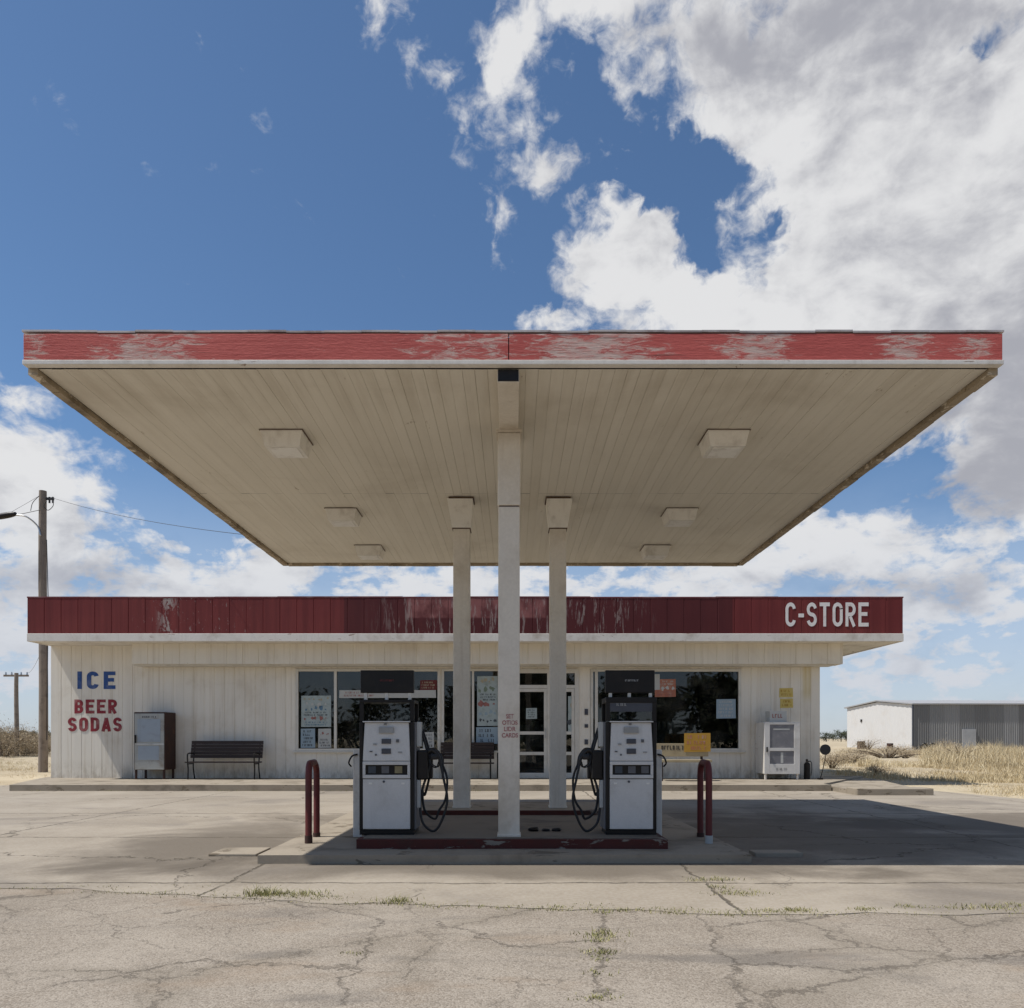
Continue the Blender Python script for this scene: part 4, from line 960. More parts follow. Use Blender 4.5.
def bench(x0, x1, y, zseat, ztop, label, name='bench', mats=('wood_dark', 'black')):
    t = thing(name, label, 'bench', ((x0 + x1) / 2, y, ZB), 'dark slatted benches by the shop front')
    bk = MB(); n = 5; h = (ztop - zseat - .12)
    for k in range(n):
        za = zseat + .10 + k * h / n; yy = y + .40 + k * .022
        bk.box(x0, x1, yy, yy + .028, za, za + h / n - .004, .003)
    bk.build('backrest', M[mats[0]], t)
    se = MB()
    for k in range(4): se.box(x0, x1, y + k * .1, y + k * .1 + .088, zseat - .032 + .004 * abs(k - 1.5), zseat + .004 * abs(k - 1.5), .004)
    se.build('seat', M[mats[0]], t)
    for xx, sg_ in ((x0 + .06, -1), (x1 - .12, 1)):
        f = MB()
        f.tube(bez([(xx + .02, y + .03, ZB), (xx + .02, y + .045, zseat - .2), (xx + .02, y + .02, zseat - .06), (xx + .02, y + .0, zseat + .18), (xx + .02, y + .1, zseat + .24), (xx + .02, y + .42, zseat + .22)], 6), .019, 6)
        f.tube(bez([(xx + .02, y + .5, ZB), (xx + .02, y + .40, zseat - .15), (xx + .02, y + .44, zseat + .1), (xx + .02, y + .545, ztop - .05)], 6), .019, 6)
        f.tube([(xx + .02, y + .03, zseat - .055), (xx + .02, y + .42, zseat - .055)], .017, 6)
        f.build('frame', M[mats[1]], t, smooth=50)
    return t
bench(X(190, 35.6), X(262, 35.6), F / 36.2, Z(762, 36.2), Z(740, 35.4), 'dark brown slatted bench against the white wall left of the windows')
bench(X(440, 35.6), X(494, 35.6), F / 36.0, Z(763, 36), Z(741.5, 35.4), 'dark bench behind the left rear column, under the storefront glass')
# cream bench with a lettered backboard
def ad_bench():
    s = 37.0; y = F / s; x0, x1 = X(655, s), X(709, s)
    t = thing('advertising_bench', 'cream bench with black print on its backboard, under the right window', 'bench', ((x0 + x1) / 2, y, ZB))
    bo = MB().box(x0, x1, y + .06, y + .10, Z(756.5, s), Z(743.5, s), .006).build('backboard', M['cream_wood'], t)
    scribble(MB(), x0 + .02, x1 - .02, Z(751, s), Z(744.3, s), y + .0585, 1, .95, 22).build('lettering', M['letter_black'], bo)
    MB().box(x0, x1, y - .35, y + .05, Z(762, s), Z(759.5, s), .006).build('seat', M['cream_wood'], t)
    for a in (x0 + .1, x1 - .2): 
        MB().box(a, a + .06, y - .3, y - .24, ZB, Z(762, s) - .002).box(a, a + .06, y + .105, y + .16, ZB, Z(744, s)).build('leg', M['wood_dark'], t)
    return t
ad_bench()
sheet('yellow_sign', 684.5, 711, 733, 752, M['yellow'], 'bright yellow sign with orange print fixed over the cream bench back', 'sign', ((M['orange'], 'text'),), 3, y=F / 37.0 + .05, seed=30, s=37.0, th=.012)
# white ice merchandiser on the right
def merch():
    s = 36.2; y0 = F / s; y1 = YW - .06; x0, x1 = X(764.5, s), X(800, s); zt = Z(722, s); zb = Z(774, s)
    t = thing('ice_cabinet', 'white two-pane ice cabinet standing at the right end of the store', 'ice cabinet', ((x0 + x1) / 2, y0, ZB))
    MB().box(x0, x1, y0 + .035, y1, zb, zt, .012).build('body', M['trim_white'], t)
    d = MB()
    za, zb_, zc, zd = Z(764, s), Z(751, s), Z(748, s), Z(724.5, s); xa, xb = x0 + .15, x1 - .16
    d.box(x0, xa, y0, y0 + .034, zb, zt, .006).box(xb, x1, y0, y0 + .034, zb, zt, .006)
    d.box(xa + .0005, xb - .0005, y0 + .001, y0 + .034, zb, za, .003).box(xa + .0005, xb - .0005, y0 + .001, y0 + .034, zb_, zc, .003).box(xa + .0005, xb - .0005, y0 + .001, y0 + .034, zd, zt, .003)
    d = d.build('door', M['pump_white'], t)
    for a, c in ((za, zb_), (zc, zd)):
        MB().box(xa - .001, xb + .001, y0 + .018, y0 + .03, a - .001, c + .001).build('pane', M['pane_grey'], d)
    MB().box(X(781, s), X(783.5, s), y0 + .014, y0 + .0175, Z(763, s), Z(752.5, s)).box(xa + .1, xb - .12, y0 + .014, y0 + .0175, Z(730, s), Z(728.5, s)).build('sticker', M['paper'], d)
    MB().box(x0 + .05, x0 + .08, y0 - .05, y0 - .001, Z(752, s), Z(747, s), .006).build('handle', M['black'], d)
    scribble(MB(), x0 + .25, x1 - .25, Z(771, s), Z(767, s), y0 - .001, 1, .8, 2).build('lettering', M['plate_grey'], d)
    for a in (x0 + .02, x1 - .08):
        for yy in (y0 + .04, y1 - .08): MB().box(a, a + .05, yy, yy + .05, ZB, zb - .001).build('leg', M['trim_white'], t)
    # box on top
    q = thing('carton', 'small white carton with red print on top of the right ice cabinet', 'box', (X(779, s), y0 + .15, zt))
    MB().box(X(771, s), X(788, s), y0 + .1, y0 + .5, zt + .001, Z(711, s), .006).build('carton_body', M['paper'], q)
    scribble(MB(), X(773, s), X(787.5, s), Z(719, s), Z(712.5, s), y0 + .0985, 1, 1, 4).build('print', M['ink_red'], q)
merch()
# extinguisher-like canister and round marker at the corner
def canister():
    s = 36.0; x = X(809, s); y = F / s + .15; 
    t = thing('canister', 'short black canister with a hose at its top beside the right ice cabinet', 'canister', (x, y, ZB))
    MB().cyl((x, y, ZB), (x, y, ZB + .42), .085, n=18).cyl((x, y, ZB + .42), (x, y, ZB + .48), .085, .035, 18).build('tank', M['black'], t, smooth=40)
    MB().box(x - .03, x + .10, y - .02, y + .02, ZB + .485, ZB + .515, .005).box(x - .03, x + .02, y - .02, y + .02, ZB + .516, ZB + .56, .004).build('handle', M['black'], t)
    MB().tube(bez([(x + .02, y - .01, ZB + .5), (x + .11, y - .03, ZB + .47), (x + .12, y - .03, ZB + .25), (x + .1, y - .03, ZB + .1)], 6), .011, 6).build('hose', M['rubber'], t, smooth=True)
canister()
def marker():
    s = 36.0; x = X(820.5, s); y = F / s - .1
    t = thing('marker_post', 'round black disc on a thin bent stick at the right corner of the store', 'marker', (x, y, ZB))
    MB().tube(bez([(x - .05, y, ZB), (x + .03, y, ZB + .3), (x + .085, y, ZB + .55), (x + .09, y, ZB + .72)], 6), .012, 6).build('stick', M['black'], t, smooth=True)
    MB().cyl((x + .09, y - .03, ZB + .83), (x + .09, y + .01, ZB + .83), .145, n=22).build('disc', M['rubber'], t)
    MB().box(x - .11, x + .02, y - .05, y + .05, ZB, ZB + .05, .01).build('foot', M['black'], t)
marker()

# ================================================================== UTILITY POLES AND WIRES
def pole(x, y, h, r, label, lamp=False, arm=False):
    t = thing('utility_pole', label, 'utility pole', (x, y, 0), 'wooden utility poles left of the store')
    MB().tube([(x + .02 * math.sin(k), y, -.1 + (h + .1) * k / 6) for k in range(7)], [r * (1.05 - .22 * k / 6) for k in range(7)], 12).build('shaft', M['pole_wood'], t, smooth=50)
    if lamp:
        s = F / y
        a = MB().tube(bez([(x, y - r, Z(537, s)), (x - .12, y - r, Z(527, s)), (x - .45, y - .3, Z(519, s)), (x - .9, y - .3, Z(517, s))], 8), .03, 8); ao = a.build('lamp_arm', M['steel'], t, smooth=True)
        MB().tube([(x, y - r, Z(511, s)), (x - .8, y - .3, Z(517, s))], .012, 6).build('stay', M['wire'], ao)
        hd = MB(); hd.tube(bez([(x - .85, y - .3, Z(516, s)), (x - 1.1, y - .3, Z(517, s)), (x - 1.55, y - .3, Z(519, s)), (x - 1.72, y - .3, Z(519.5, s))], 5), [.04 + .075 * math.sin(math.pi * (.12 + .8 * i / 15)) for i in range(16)], 10)
        hd.build('lamp_head', M['black'], t, smooth=True)
        ins = MB().box(x + r * .8, x + .42, y - .03, y + .03, Z(500, s), Z(497.5, s)); ins.cyl((x + .38, y, Z(503, s)), (x + .38, y, Z(497, s)), .035, n=8); ins.cyl((x + .25, y, Z(503, s)), (x + .25, y, Z(497, s)), .035, n=8)
        ins.tube(bez([(x + .38, y - .02, Z(500, s)), (x + .42, y - .05, Z(506, s)), (x + .25, y - .1, Z(511, s)), (x + .12, y - .15, Z(507, s)), (x + .2, y - .1, Z(502, s))], 6), .014, 6)
        ins.tube(bez([(x - .05, y - r, Z(497, s)), (x - .3, y - r, Z(504, s)), (x - .38, y - r, Z(512, s))], 5), .012, 6)
        ins.build('insulator_bracket', M['wire'], t)
        MB().tube([(x + r + .01, y - .05, Z(540, s)), (x + r + .07, y - .05, Z(600, s)), (x + r + .02, y - .05, Z(740, s))], .014, 6).build('ground_wire', M['wire'], t)
    if arm:
        MB().box(x - .85, x + .85, y - .08, y - .0, h - .25, h - .12).build('crossarm', M['pole_wood'], t)
        iv = MB()
        for a in (-.7, -.3, .35, .75): iv.cyl((x + a, y - .04, h - .119), (x + a, y - .04, h + .06), .06, .04, 8)
        iv.build('insulator', M['steel'], t)
P1 = (X(43, 26), F / 26); pole(P1[0], P1[1], Z(491, 26), .16, 'tall wooden pole with street lamp arm behind the left end of the store', lamp=True)
P2 = (X(16.5, 14.6), F / 14.6); pole(P2[0], P2[1], Z(673, 14.6), .15, 'short distant pole with a crossarm in dry brush at the far left', arm=True)
def wire(a, b, sag, label, r=.007):
    a, b = Vector(a), Vector(b); n = 24
    pts = [a.lerp(b, k / n) - Vector((0, 0, sag * 4 * (k / n) * (1 - k / n))) for k in range(n + 1)]
    mb = MB().tube([p - a for p in pts], r, 5); mb.bm.transform(Matrix.Translation(a))
    return tag(mb.build('power_line', M['wire'], base=a), label, 'wire', 'overhead wires')
wire((P1[0] + .38, P1[1], Z(498, 26)), (-3.2, Y1 - .3, ZT + .0), .25, 'thin overhead wire running from the tall pole to the canopy roof')
wire((P1[0] - .02, P1[1], Z(494, 26)), (-45, 52, 11), .6, 'thin overhead wire leaving the tall pole to the left', .006)
wire((P2[0] + .75, P2[1], Z(673, 14.6)), (P1[0], P1[1] + .15, Z(640, 26)), .3, 'thin overhead wire between the short pole and the tall pole')

# ================================================================== WAREHOUSE
def shed():
    A = Vector((45.0, 90, 0)); B = Vector((42.6, 102, 0)); ux = Vector((1, .03, 0)).normalized(); L = 46; h = 5.12; hr = 5.68
    t = thing('warehouse', 'large metal warehouse with white gable end and grey corrugated side in the field', 'warehouse', tuple(A))
    nrm = (B - A).normalized(); half = (B - A).length / 2
    def panel(mb, p, q, ztop_fn, n, d, out):
        """corrugated sheet from p to q"""
        bm = mb.bm; lo = []; hi = []
        for i in range(n + 1):
            c = p.lerp(q, i / n) + out * (d if i % 4 in (1, 2) else 0)
            lo.append(bm.verts.new((c.x, c.y, -.1))); hi.append(bm.verts.new((c.x, c.y, ztop_fn(i / n))))
        for i in range(n): bm.faces.new((lo[i], lo[i+1], hi[i+1], hi[i]))
    gb = MB(); panel(gb, B, A, lambda u: h - .07 + (hr - h) * (1 - abs(2 * u - 1)), 60, .03, Vector((-1, -.2, 0)).normalized()); gb.build('gable_wall', M['shed_white'], t)
    sd = MB(); panel(sd, A + ux * .06, A + ux * L, lambda u: h, 720, .05, Vector((.03, -1, 0)).normalized()); sd.build('side_wall', M['shed_grey'], t)
    bk = MB(); panel(bk, B + ux * L, B + ux * .06, lambda u: h, 60, .03, Vector((0, 1, 0))); panel(bk, A + ux * L, B + ux * L, lambda u: h + (hr - h) * (1 - abs(2 * u - 1)), 60, .03, Vector((1, 0, 0))); bk.build('side_wall', M['shed_grey'], t)
    rf_ = MB(); mid = (A + B) / 2; o = .25
    for p0, sg_ in ((A - nrm * o, 1), (B + nrm * o, -1)):
        e0 = p0 - ux * o + Vector((0, 0, h - .05)); e1 = p0 + ux * (L + o) + Vector((0, 0, h - .05)); r0 = mid - ux * o + Vector((0, 0, hr + .02)); r1 = mid + ux * (L + o) + Vector((0, 0, hr + .02))
        rf_.quad(e0, e1, r1, r0); k = Vector((0, 0, .14)); rf_.quad(e0 + k, e1 + k, r1 + k, r0 + k); rf_.quad(e0, e1, e1 + k, e0 + k); rf_.quad(e0, r0, r0 + k, e0 + k)
    rf_.build('roof', M['shed_roof'], t)
    c = A + ux * 5.6 + Vector((.0, -.12, 0)); MB().box(c.x, c.x + 1.5, c.y - .04, c.y + .16, -.05, 2.3).build('door', M['shed_door'], t)
    p = B.lerp(A, .24) + Vector((-.1, -.02, 0)); MB().box(p.x, p.x + .12, p.y - .14, p.y + .14, 3.3, 3.6).build('wall_lamp', M['black'], t)
    MB().tube([A + Vector((-.06, -.06, -.1)), A + Vector((-.06, -.06, h))], .09, 6).build('corner_trim', M['plate_dark'], t)
shed()
def drum(px, s, w_, h_, label):
    x, y = X(px, s), F / s
    t = thing('oil_drum', label, 'drum', (x, y, 0), 'rusty drums by the warehouse')
    mb = MB()
    for k in range(3): mb.cyl((x, y, h_ * k / 3), (x, y, h_ * (k + 1) / 3 - .02), w_, n=16)
    mb.cyl((x, y, h_ / 3 - .02), (x, y, h_ / 3), w_ * 1.05, n=16).cyl((x, y, h_ * 2 / 3 - .02), (x, y, h_ * 2 / 3), w_ * 1.05, n=16)
    mb.build('barrel', M['rust'], t, smooth=40)
drum(861, 8.6, .42, .95, 'rusty brown drum beside the left part of the white gable'); drum(890, 9.2, .33, .75, 'smaller rusty drum at the middle of the white gable')
def tyres(px, s, label):
    x, y = X(px, s), F / s
    t = thing('tyre', label, 'tyre', (x, y, 0), 'old tyres by the warehouse corner')
    bm = bmesh.new(); N = 20
    rings = []
    for i in range(N):
        a = 2 * math.pi * i / N; rings.append([bm.verts.new(((.30 + .12 * math.cos(b)) * math.cos(a), .12 * math.sin(b), (.30 + .12 * math.cos(b)) * math.sin(a))) for b in [2 * math.pi * k / 8 for k in range(8)]])
    for i in range(N):
        for k in range(8): bm.faces.new((rings[i][k], rings[(i+1) % N][k], rings[(i+1) % N][(k+1) % 8], rings[i][(k+1) % 8]))
    mb = MB(); mb.add(bm, Matrix.Translation((x, y, .40)) @ Matrix.Rotation(R(20), 4, 'X')); mb.build('tread', M['rubber'], t, smooth=True)
tyres(924, 9.3, 'black tyre leaning by the warehouse corner, left one'); tyres(932, 9.2, 'black tyre leaning by the warehouse side, right one')

# ================================================================== VEGETATION
def blades(mb, x, y, z, h, w_, lean, rg, seg=2):
    a = rg.uniform(0, 6.283); dx, dy = math.cos(a), math.sin(a); la = rg.uniform(0, 6.283); lx, ly = math.cos(la) * lean, math.sin(la) * lean
    bm = mb.bm; prev = None
    for k in range(seg + 1):
        u = k / seg; ww = w_ * (1 - u) * .5; cx, cy, cz = x + lx * h * u * u, y + ly * h * u * u, z + h * u * (1 - .25 * lean * u)
        if k == seg: cur = [bm.verts.new((cx, cy, cz))]
        else: cur = [bm.verts.new((cx - dx * ww, cy - dy * ww, cz)), bm.verts.new((cx + dx * ww, cy + dy * ww, cz))]
        if prev: bm.faces.new((prev[0], prev[1], cur[1], cur[0]) if len(cur) == 2 else (prev[0], prev[1], cur[0]))
        prev = cur
rg = random.Random(11)
def gz(x, y): return -.05
# tall straw grass in the right-hand field, and short dry turf around the lot
mb = MB()
def in_lot(x, y): return (y < 36 and -14.3 < x < 11.2) or y < 15 and x < 14
cnt = 0
while cnt < 2600:
    y = 23.5 + 54 * rg.random() ** 1.3; x = rg.uniform(.40 * y, .68 * y)
    px = CX + x * F / y
    if px < 840 or px > 1060: continue
    dens = 1.7 * mnoise.noise(Vector((x * .45, y * .22, 1))) + .02 + (.28 if px > 930 else -.1) - (.12 if y < 33 else 0)
    if 862 < px < 925 and 44 < y < 66: continue
    if rg.random() > dens * 1.6: continue
    cnt += 1; h0 = rg.uniform(.35, .85) * (1.4 if px > 925 and y > 36 else .7) * (.6 if y < 34 else 1) * (.75 + .9 * max(0, mnoise.noise(Vector((x * .45, y * .3, 6)))))
    for _ in range(13): blades(mb, x + rg.gauss(0, .22), y + rg.gauss(0, .22), -.06, h0 * rg.uniform(.5, 1.15), rg.uniform(.02, .045), rg.uniform(.1, .6), rg)
tag(mb.build('dry_grass', M['straw']), 'tall pale straw grass growing across the field before the warehouse', 'grass', kind='stuff')
mb = MB(); cnt = 0
while cnt < 9000:
    y = 14 + 36 * rg.random() ** 1.4; side = rg.random() < .3
    x = rg.uniform(-.75 * y, -.42 * y) if side else rg.uniform(.36 * y, .7 * y)
    if side and (y < 21.5 or x > -13.8): continue
    if not side and x < (11.9 if y < 16 else 11.0 if y > 17.5 and y < 19.5 else 11.2) and y < 24.5: continue
    if not side and x < 9.4: continue
    d_ = mnoise.noise(Vector((x * .5, y * .5, 9)))
    if rg.random() > .45 + d_ * 1.3: continue
    cnt += 1; h0 = rg.uniform(.05, .17) * (1 + max(0, d_))
    for _ in range(4): blades(mb, x + rg.gauss(0, .09), y + rg.gauss(0, .09), -.05, h0 * rg.uniform(.5, 1.2), rg.uniform(.008, .02), rg.uniform(.3, 1.1), rg, 1)
tag(mb.build('dry_turf', M['straw']), 'short dry turf on the bare ground round the lot', 'grass', kind='stuff')
# green weeds in the joint between asphalt and concrete
mb = MB()
def weeds(x, y, n_, sp, h0, spy=.05):
    for _ in range(int(n_ * 2.2)): blades(mb, x + rg.gauss(0, sp * 1.2), y + rg.gauss(0, spy), -.004, h0 * rg.uniform(.4, 1.2), rg.uniform(.005, .011), rg.uniform(.3, 1.2), rg, 2)
def gp(px, py): d = F * EYE / (py - HY); return X(px, F / d), d
for px, py, n_, sp, h0 in ((262, 895, 70, .06, .10), (300, 894, 60, .12, .05), (285, 897, 40, .2, .03), (398, 902, 60, .06, .065), (450, 906, 30, .15, .025), (596, 905, 20, .1, .02), (601, 935, 45, .07, .04), (603, 952, 16, .05, .02),
                           (718, 880, 55, .10, .045), (738, 894, 60, .12, .04), (660, 910, 35, .1, .03), (745, 912, 60, .2, .025), (790, 911, 18, .2, .02), (868, 909, 26, .06, .025), (930, 908, 20, .10, .02),
                           (985, 908, 60, .12, .045), (1012, 910, 24, .1, .03), (560, 908, 30, .2, .018), (180, 886, 14, .3, .02), (340, 899, 26, .2, .028)):
    x, y = gp(px, py); weeds(x, y, n_, sp, h0)
for lx0, ly0, lx1, ly1, n_, h0 in ((596, 905, 604, 960, 26, .03), (690, 878, 745, 895, 16, .035), (700, 914, 1022, 906, 64, .026), (480, 906, 700, 911, 26, .022), (245, 893, 330, 897, 22, .045), (20, 884, 240, 893, 14, .02), (604, 960, 598, 1000, 8, .02), (362, 945, 345, 995, 6, .015)):
    for i in range(n_):
        u = rg.random()
        if mnoise.noise(Vector((lx0 * .1 + (lx1 - lx0) * u * .045, ly0, 2))) + rg.uniform(-.25, .25) < -.02: continue
        x, y = gp(lx0 + (lx1 - lx0) * u + rg.gauss(0, 3), ly0 + (ly1 - ly0) * u + rg.gauss(0, 1.2)); weeds(x, y, rg.randint(3, 14), .045, h0 * rg.uniform(.5, 1.6), .03)
for i in range(170):
    k = rg.randint(0, len(edge) - 2); x, y = edge[k]
    if abs(x) < 6: weeds(x, y, 5, .12, rg.choice((.012, .018, .03)), .03)
for x in [(-12 + .35 * i) for i in range(60)]:
    if rg.random() < .4: weeds(x, 19.55, 8, .1, .07, .02)
tag(mb.build('crack_weeds', M['weed']), 'sparse greenish weeds growing in the pavement joints', 'weeds', kind='stuff')

def bush(x, y, r, h, mat, label, seed, n_=900, group='dry bushes', name='dry_bush', z=0.):
    g_ = random.Random(seed); t = thing(name, label, 'bush', (x, y, z), group)
    st = MB(); lf = MB(); tips = []
    for k in range(16):
        a = g_.uniform(0, 6.28); l_ = g_.uniform(.5, 1); rr = r * g_.uniform(.2, .9)
        p = (x + math.cos(a) * rr, y + math.sin(a) * rr, z + h * l_ * (1.05 - .45 * (rr / r) ** 2)); tips.append(p)
        st.tube(bez([(x + math.cos(a) * .05, y + math.sin(a) * .05, z - .1), (x + math.cos(a) * rr * .45, y + math.sin(a) * rr * .45, z + h * l_ * .5), p], 4), [.03 * r * (1 - i / 10) for i in range(9)], 5)
    for k in range(n_):
        tp = g_.choice(tips); c = Vector((tp[0] + g_.gauss(0, r * .2), tp[1] + g_.gauss(0, r * .2), max(z + .03, tp[2] + g_.gauss(-h * .18, h * .2))))
        d = Vector((g_.gauss(0, 1), g_.gauss(0, 1), g_.gauss(.5, .8))).normalized(); e = d.orthogonal().normalized(); l_ = min(r, 1.) * g_.uniform(.05, .14); ww = l_ * g_.uniform(.06, .16)
        lf.quad(c, c + d * l_ * .5 + e * ww, c + d * l_, c + d * l_ * .5 - e * ww)
    st.build('stems', M['bark'], t); lf.build('foliage', mat, t)
    return t
for i, (px, s, r, h, lb) in enumerate(((4, 15, 2.0, 1.9, 'brown brush clump at the picture edge, left of the short pole'), (13, 13, 2.3, 2.1, 'brown brush clump behind the short pole'), (26, 14.2, 1.7, 1.75, 'brown brush clump between the two poles'),
                                       (36, 12.5, 2.0, 1.6, 'low brown brush clump beside the tall pole'), (47, 11, 2.0, 1.6, 'brown brush clump hidden partly by the left wall of the store'), (-16, 14.5, 2.4, 2.0, 'brown brush clump farthest left'))):
    bush(X(px, s), F / s, r, h, M['brush'], lb, 40 + i, 9000, 'brown brush left of the store')
for i, (px, s, r, h, lb) in enumerate(((832, 23, .8, .62, 'low dry shrub right behind the black disc marker'), (852, 18.5, 1.1, .5, 'dry shrub at the left of the field, left of the wide dark scrub patch'), (878, 27.5, .55, .3, 'small dry shrub nearest the kerb end'), (960, 16.5, 1.6, 1.0, 'straggly brown shrub among the tall straw grass'), (905, 15, 1.2, .6, 'low shrub right of the wide dark scrub patch'), (888, 15.5, 3.0, .75, 'wide dark patch of dead scrub before the warehouse gable'), (868, 8.9, 1.6, 1.5, 'scrubby shrub at the foot of the white gable'), (945, 9.4, 1.3, 1.1, 'scrubby shrub at the foot of the grey warehouse side'))):
    bush(X(px, s), F / s, r, h, M['brush'], lb, 60 + i, 6500 if r > 2.5 else 2400, 'dry shrubs in the right field')
def tree(x, y, h, label, seed):
    g_ = random.Random(seed); t = thing('distant_tree', label, 'tree', (x, y, 0), 'far trees on the horizon')
    st = MB().tube([(x, y, -.5), (x + .1, y, h * .3), (x, y, h * .6)], [h * .045, h * .035, h * .015], 6); lf = MB()
    cl = []
    for k in range(9):
        a = g_.uniform(0, 6.28); rr = g_.uniform(.05, .5) * h; c = Vector((x + math.cos(a) * rr, y + math.sin(a) * rr, h * g_.uniform(.2, .86))); cl.append(c)
        st.tube([(x, y, h * .3), tuple(Vector((x, y, h * .3)).lerp(c, .6)), tuple(c)], [h * .02, h * .013, h * .006], 5)
    for k in range(700):
        c = g_.choice(cl) + Vector((g_.gauss(0, 1), g_.gauss(0, 1), g_.gauss(0, .7))) * h * .15
        d = Vector((g_.gauss(0, 1), g_.gauss(0, 1), g_.gauss(0, 1))).normalized(); e = d.orthogonal(); e.normalize(); q = h * g_.uniform(.03, .07)
        lf.quad(c - d * q, c + e * q * .6, c + d * q, c - e * q * .6)
    st.build('trunk', M['bark'], t); lf.build('crown', M['leaf'], t)
names = ('dark far tree on the horizon just right of the store corner', 'low far tree second from the store corner', 'broad far tree midway between the store corner and the warehouse', 'far tree beside the left end of the warehouse', 'small far tree behind the warehouse corner',
         'far tree on the horizon left of the short pole', 'far tree on the horizon behind the short pole', 'low far tree between the two poles', 'far tree just left of the tall pole', 'far tree right of the tall pole by the store wall')
for i, (px, s, h) in enumerate(((826, 2.6, 4.0), (833, 2.3, 3.4), (841, 2.5, 4.4), (846, 2.2, 4.6), (853, 2.4, 3.2), (2, 2.6, 4.6), (12, 2.3, 4.4), (24, 2.5, 4.8), (33, 2.2, 4.6), (48, 2.4, 4.4))):
    tree(X(px, s), F / s, h, names[i], 90 + i)

def near_tree(x, y, h, label, seed):
    g_ = random.Random(seed); t = thing('roadside_tree', label, 'tree', (x, y, 0), 'trees across the road, seen only mirrored in the shop glass')
    st = MB().tube([(x, y, -.3), (x + .1, y, h * .3), (x, y, h * .7)], [h * .04, h * .03, h * .012], 8); lf = MB(); cl = []
    for k in range(16):
        a = g_.uniform(0, 6.28); rr = g_.uniform(.05, .62) * h; c = Vector((x + math.cos(a) * rr, y + math.sin(a) * rr, h * g_.uniform(.14, .84))); cl.append(c)
        st.tube([(x, y, h * .25), tuple(Vector((x, y, h * .3)).lerp(c, .6)), tuple(c)], [h * .018, h * .012, h * .005], 5)
    for k in range(4200):
        c = g_.choice(cl) + Vector((g_.gauss(0, 1), g_.gauss(0, 1), g_.gauss(0, .8))) * h * .13
        d = Vector((g_.gauss(0, 1), g_.gauss(0, 1), g_.gauss(0, 1))).normalized(); e = d.orthogonal(); e.normalize(); q = h * g_.uniform(.03, .06)
        lf.quad(c - d * q, c + e * q * .6, c + d * q, c - e * q * .6)
    st.build('trunk', M['bark'], t); lf.build('crown', M['leaf'], t)
for i, (x, h) in enumerate(((-47, 7.), (-36, 8.2), (-26, 6.6), (-15, 8.), (-5, 7.2), (5, 8.6), (15, 7.4), (26, 9.), (37, 7.8), (48, 8.4))):
    near_tree(x, -44 - (i * 7) % 5, h, 'dark roadside tree across the road, mirrored in the shop glass', 200 + i)

# ================================================================== SKY, SUN
SUN = Vector((.53, .115, -1)).normalized()
el = math.asin(-SUN.z); az = math.atan2(-SUN.x, -SUN.y)
L = bpy.data.lights.new('sun', 'SUN'); L.energy = 4.8; L.angle = R(.53); L.color = (1, .965, .915)
lo = bpy.data.objects.new('sun', L); COL.objects.link(lo); lo.rotation_euler = SUN.to_track_quat('-Z', 'Y').to_euler(); lo.location = (-20, -5, 40)
W = bpy.data.worlds.new('World'); sc.world = W; W.use_nodes = True
g = G(W.node_tree); nt = W.node_tree; bgk = nt.nodes['Background']; out = [n for n in nt.nodes if n.type == 'OUTPUT_WORLD'][0]
sky = g.new('ShaderNodeTexSky', sky_type='NISHITA'); sky.sun_disc = False; sky.sun_elevation = el; sky.sun_rotation = az % (2 * math.pi)
sky.altitude = 1200; sky.air_density = 1.0; sky.dust_density = .9; sky.ozone_density = 1.1
d = g.new('ShaderNodeTexCoord').outputs['Generated']; q = g.sep(d)
AZ = g.m('ARCTAN2', q[0], q[1]); EL = g.m('ARCSINE', q[2])
P0 = g.comb(AZ, EL, 0.)
def ae(px, py):
    u, v = (px - CX) / F, (HY - py) / F; return math.atan(u), math.atan(v / math.hypot(1, u))
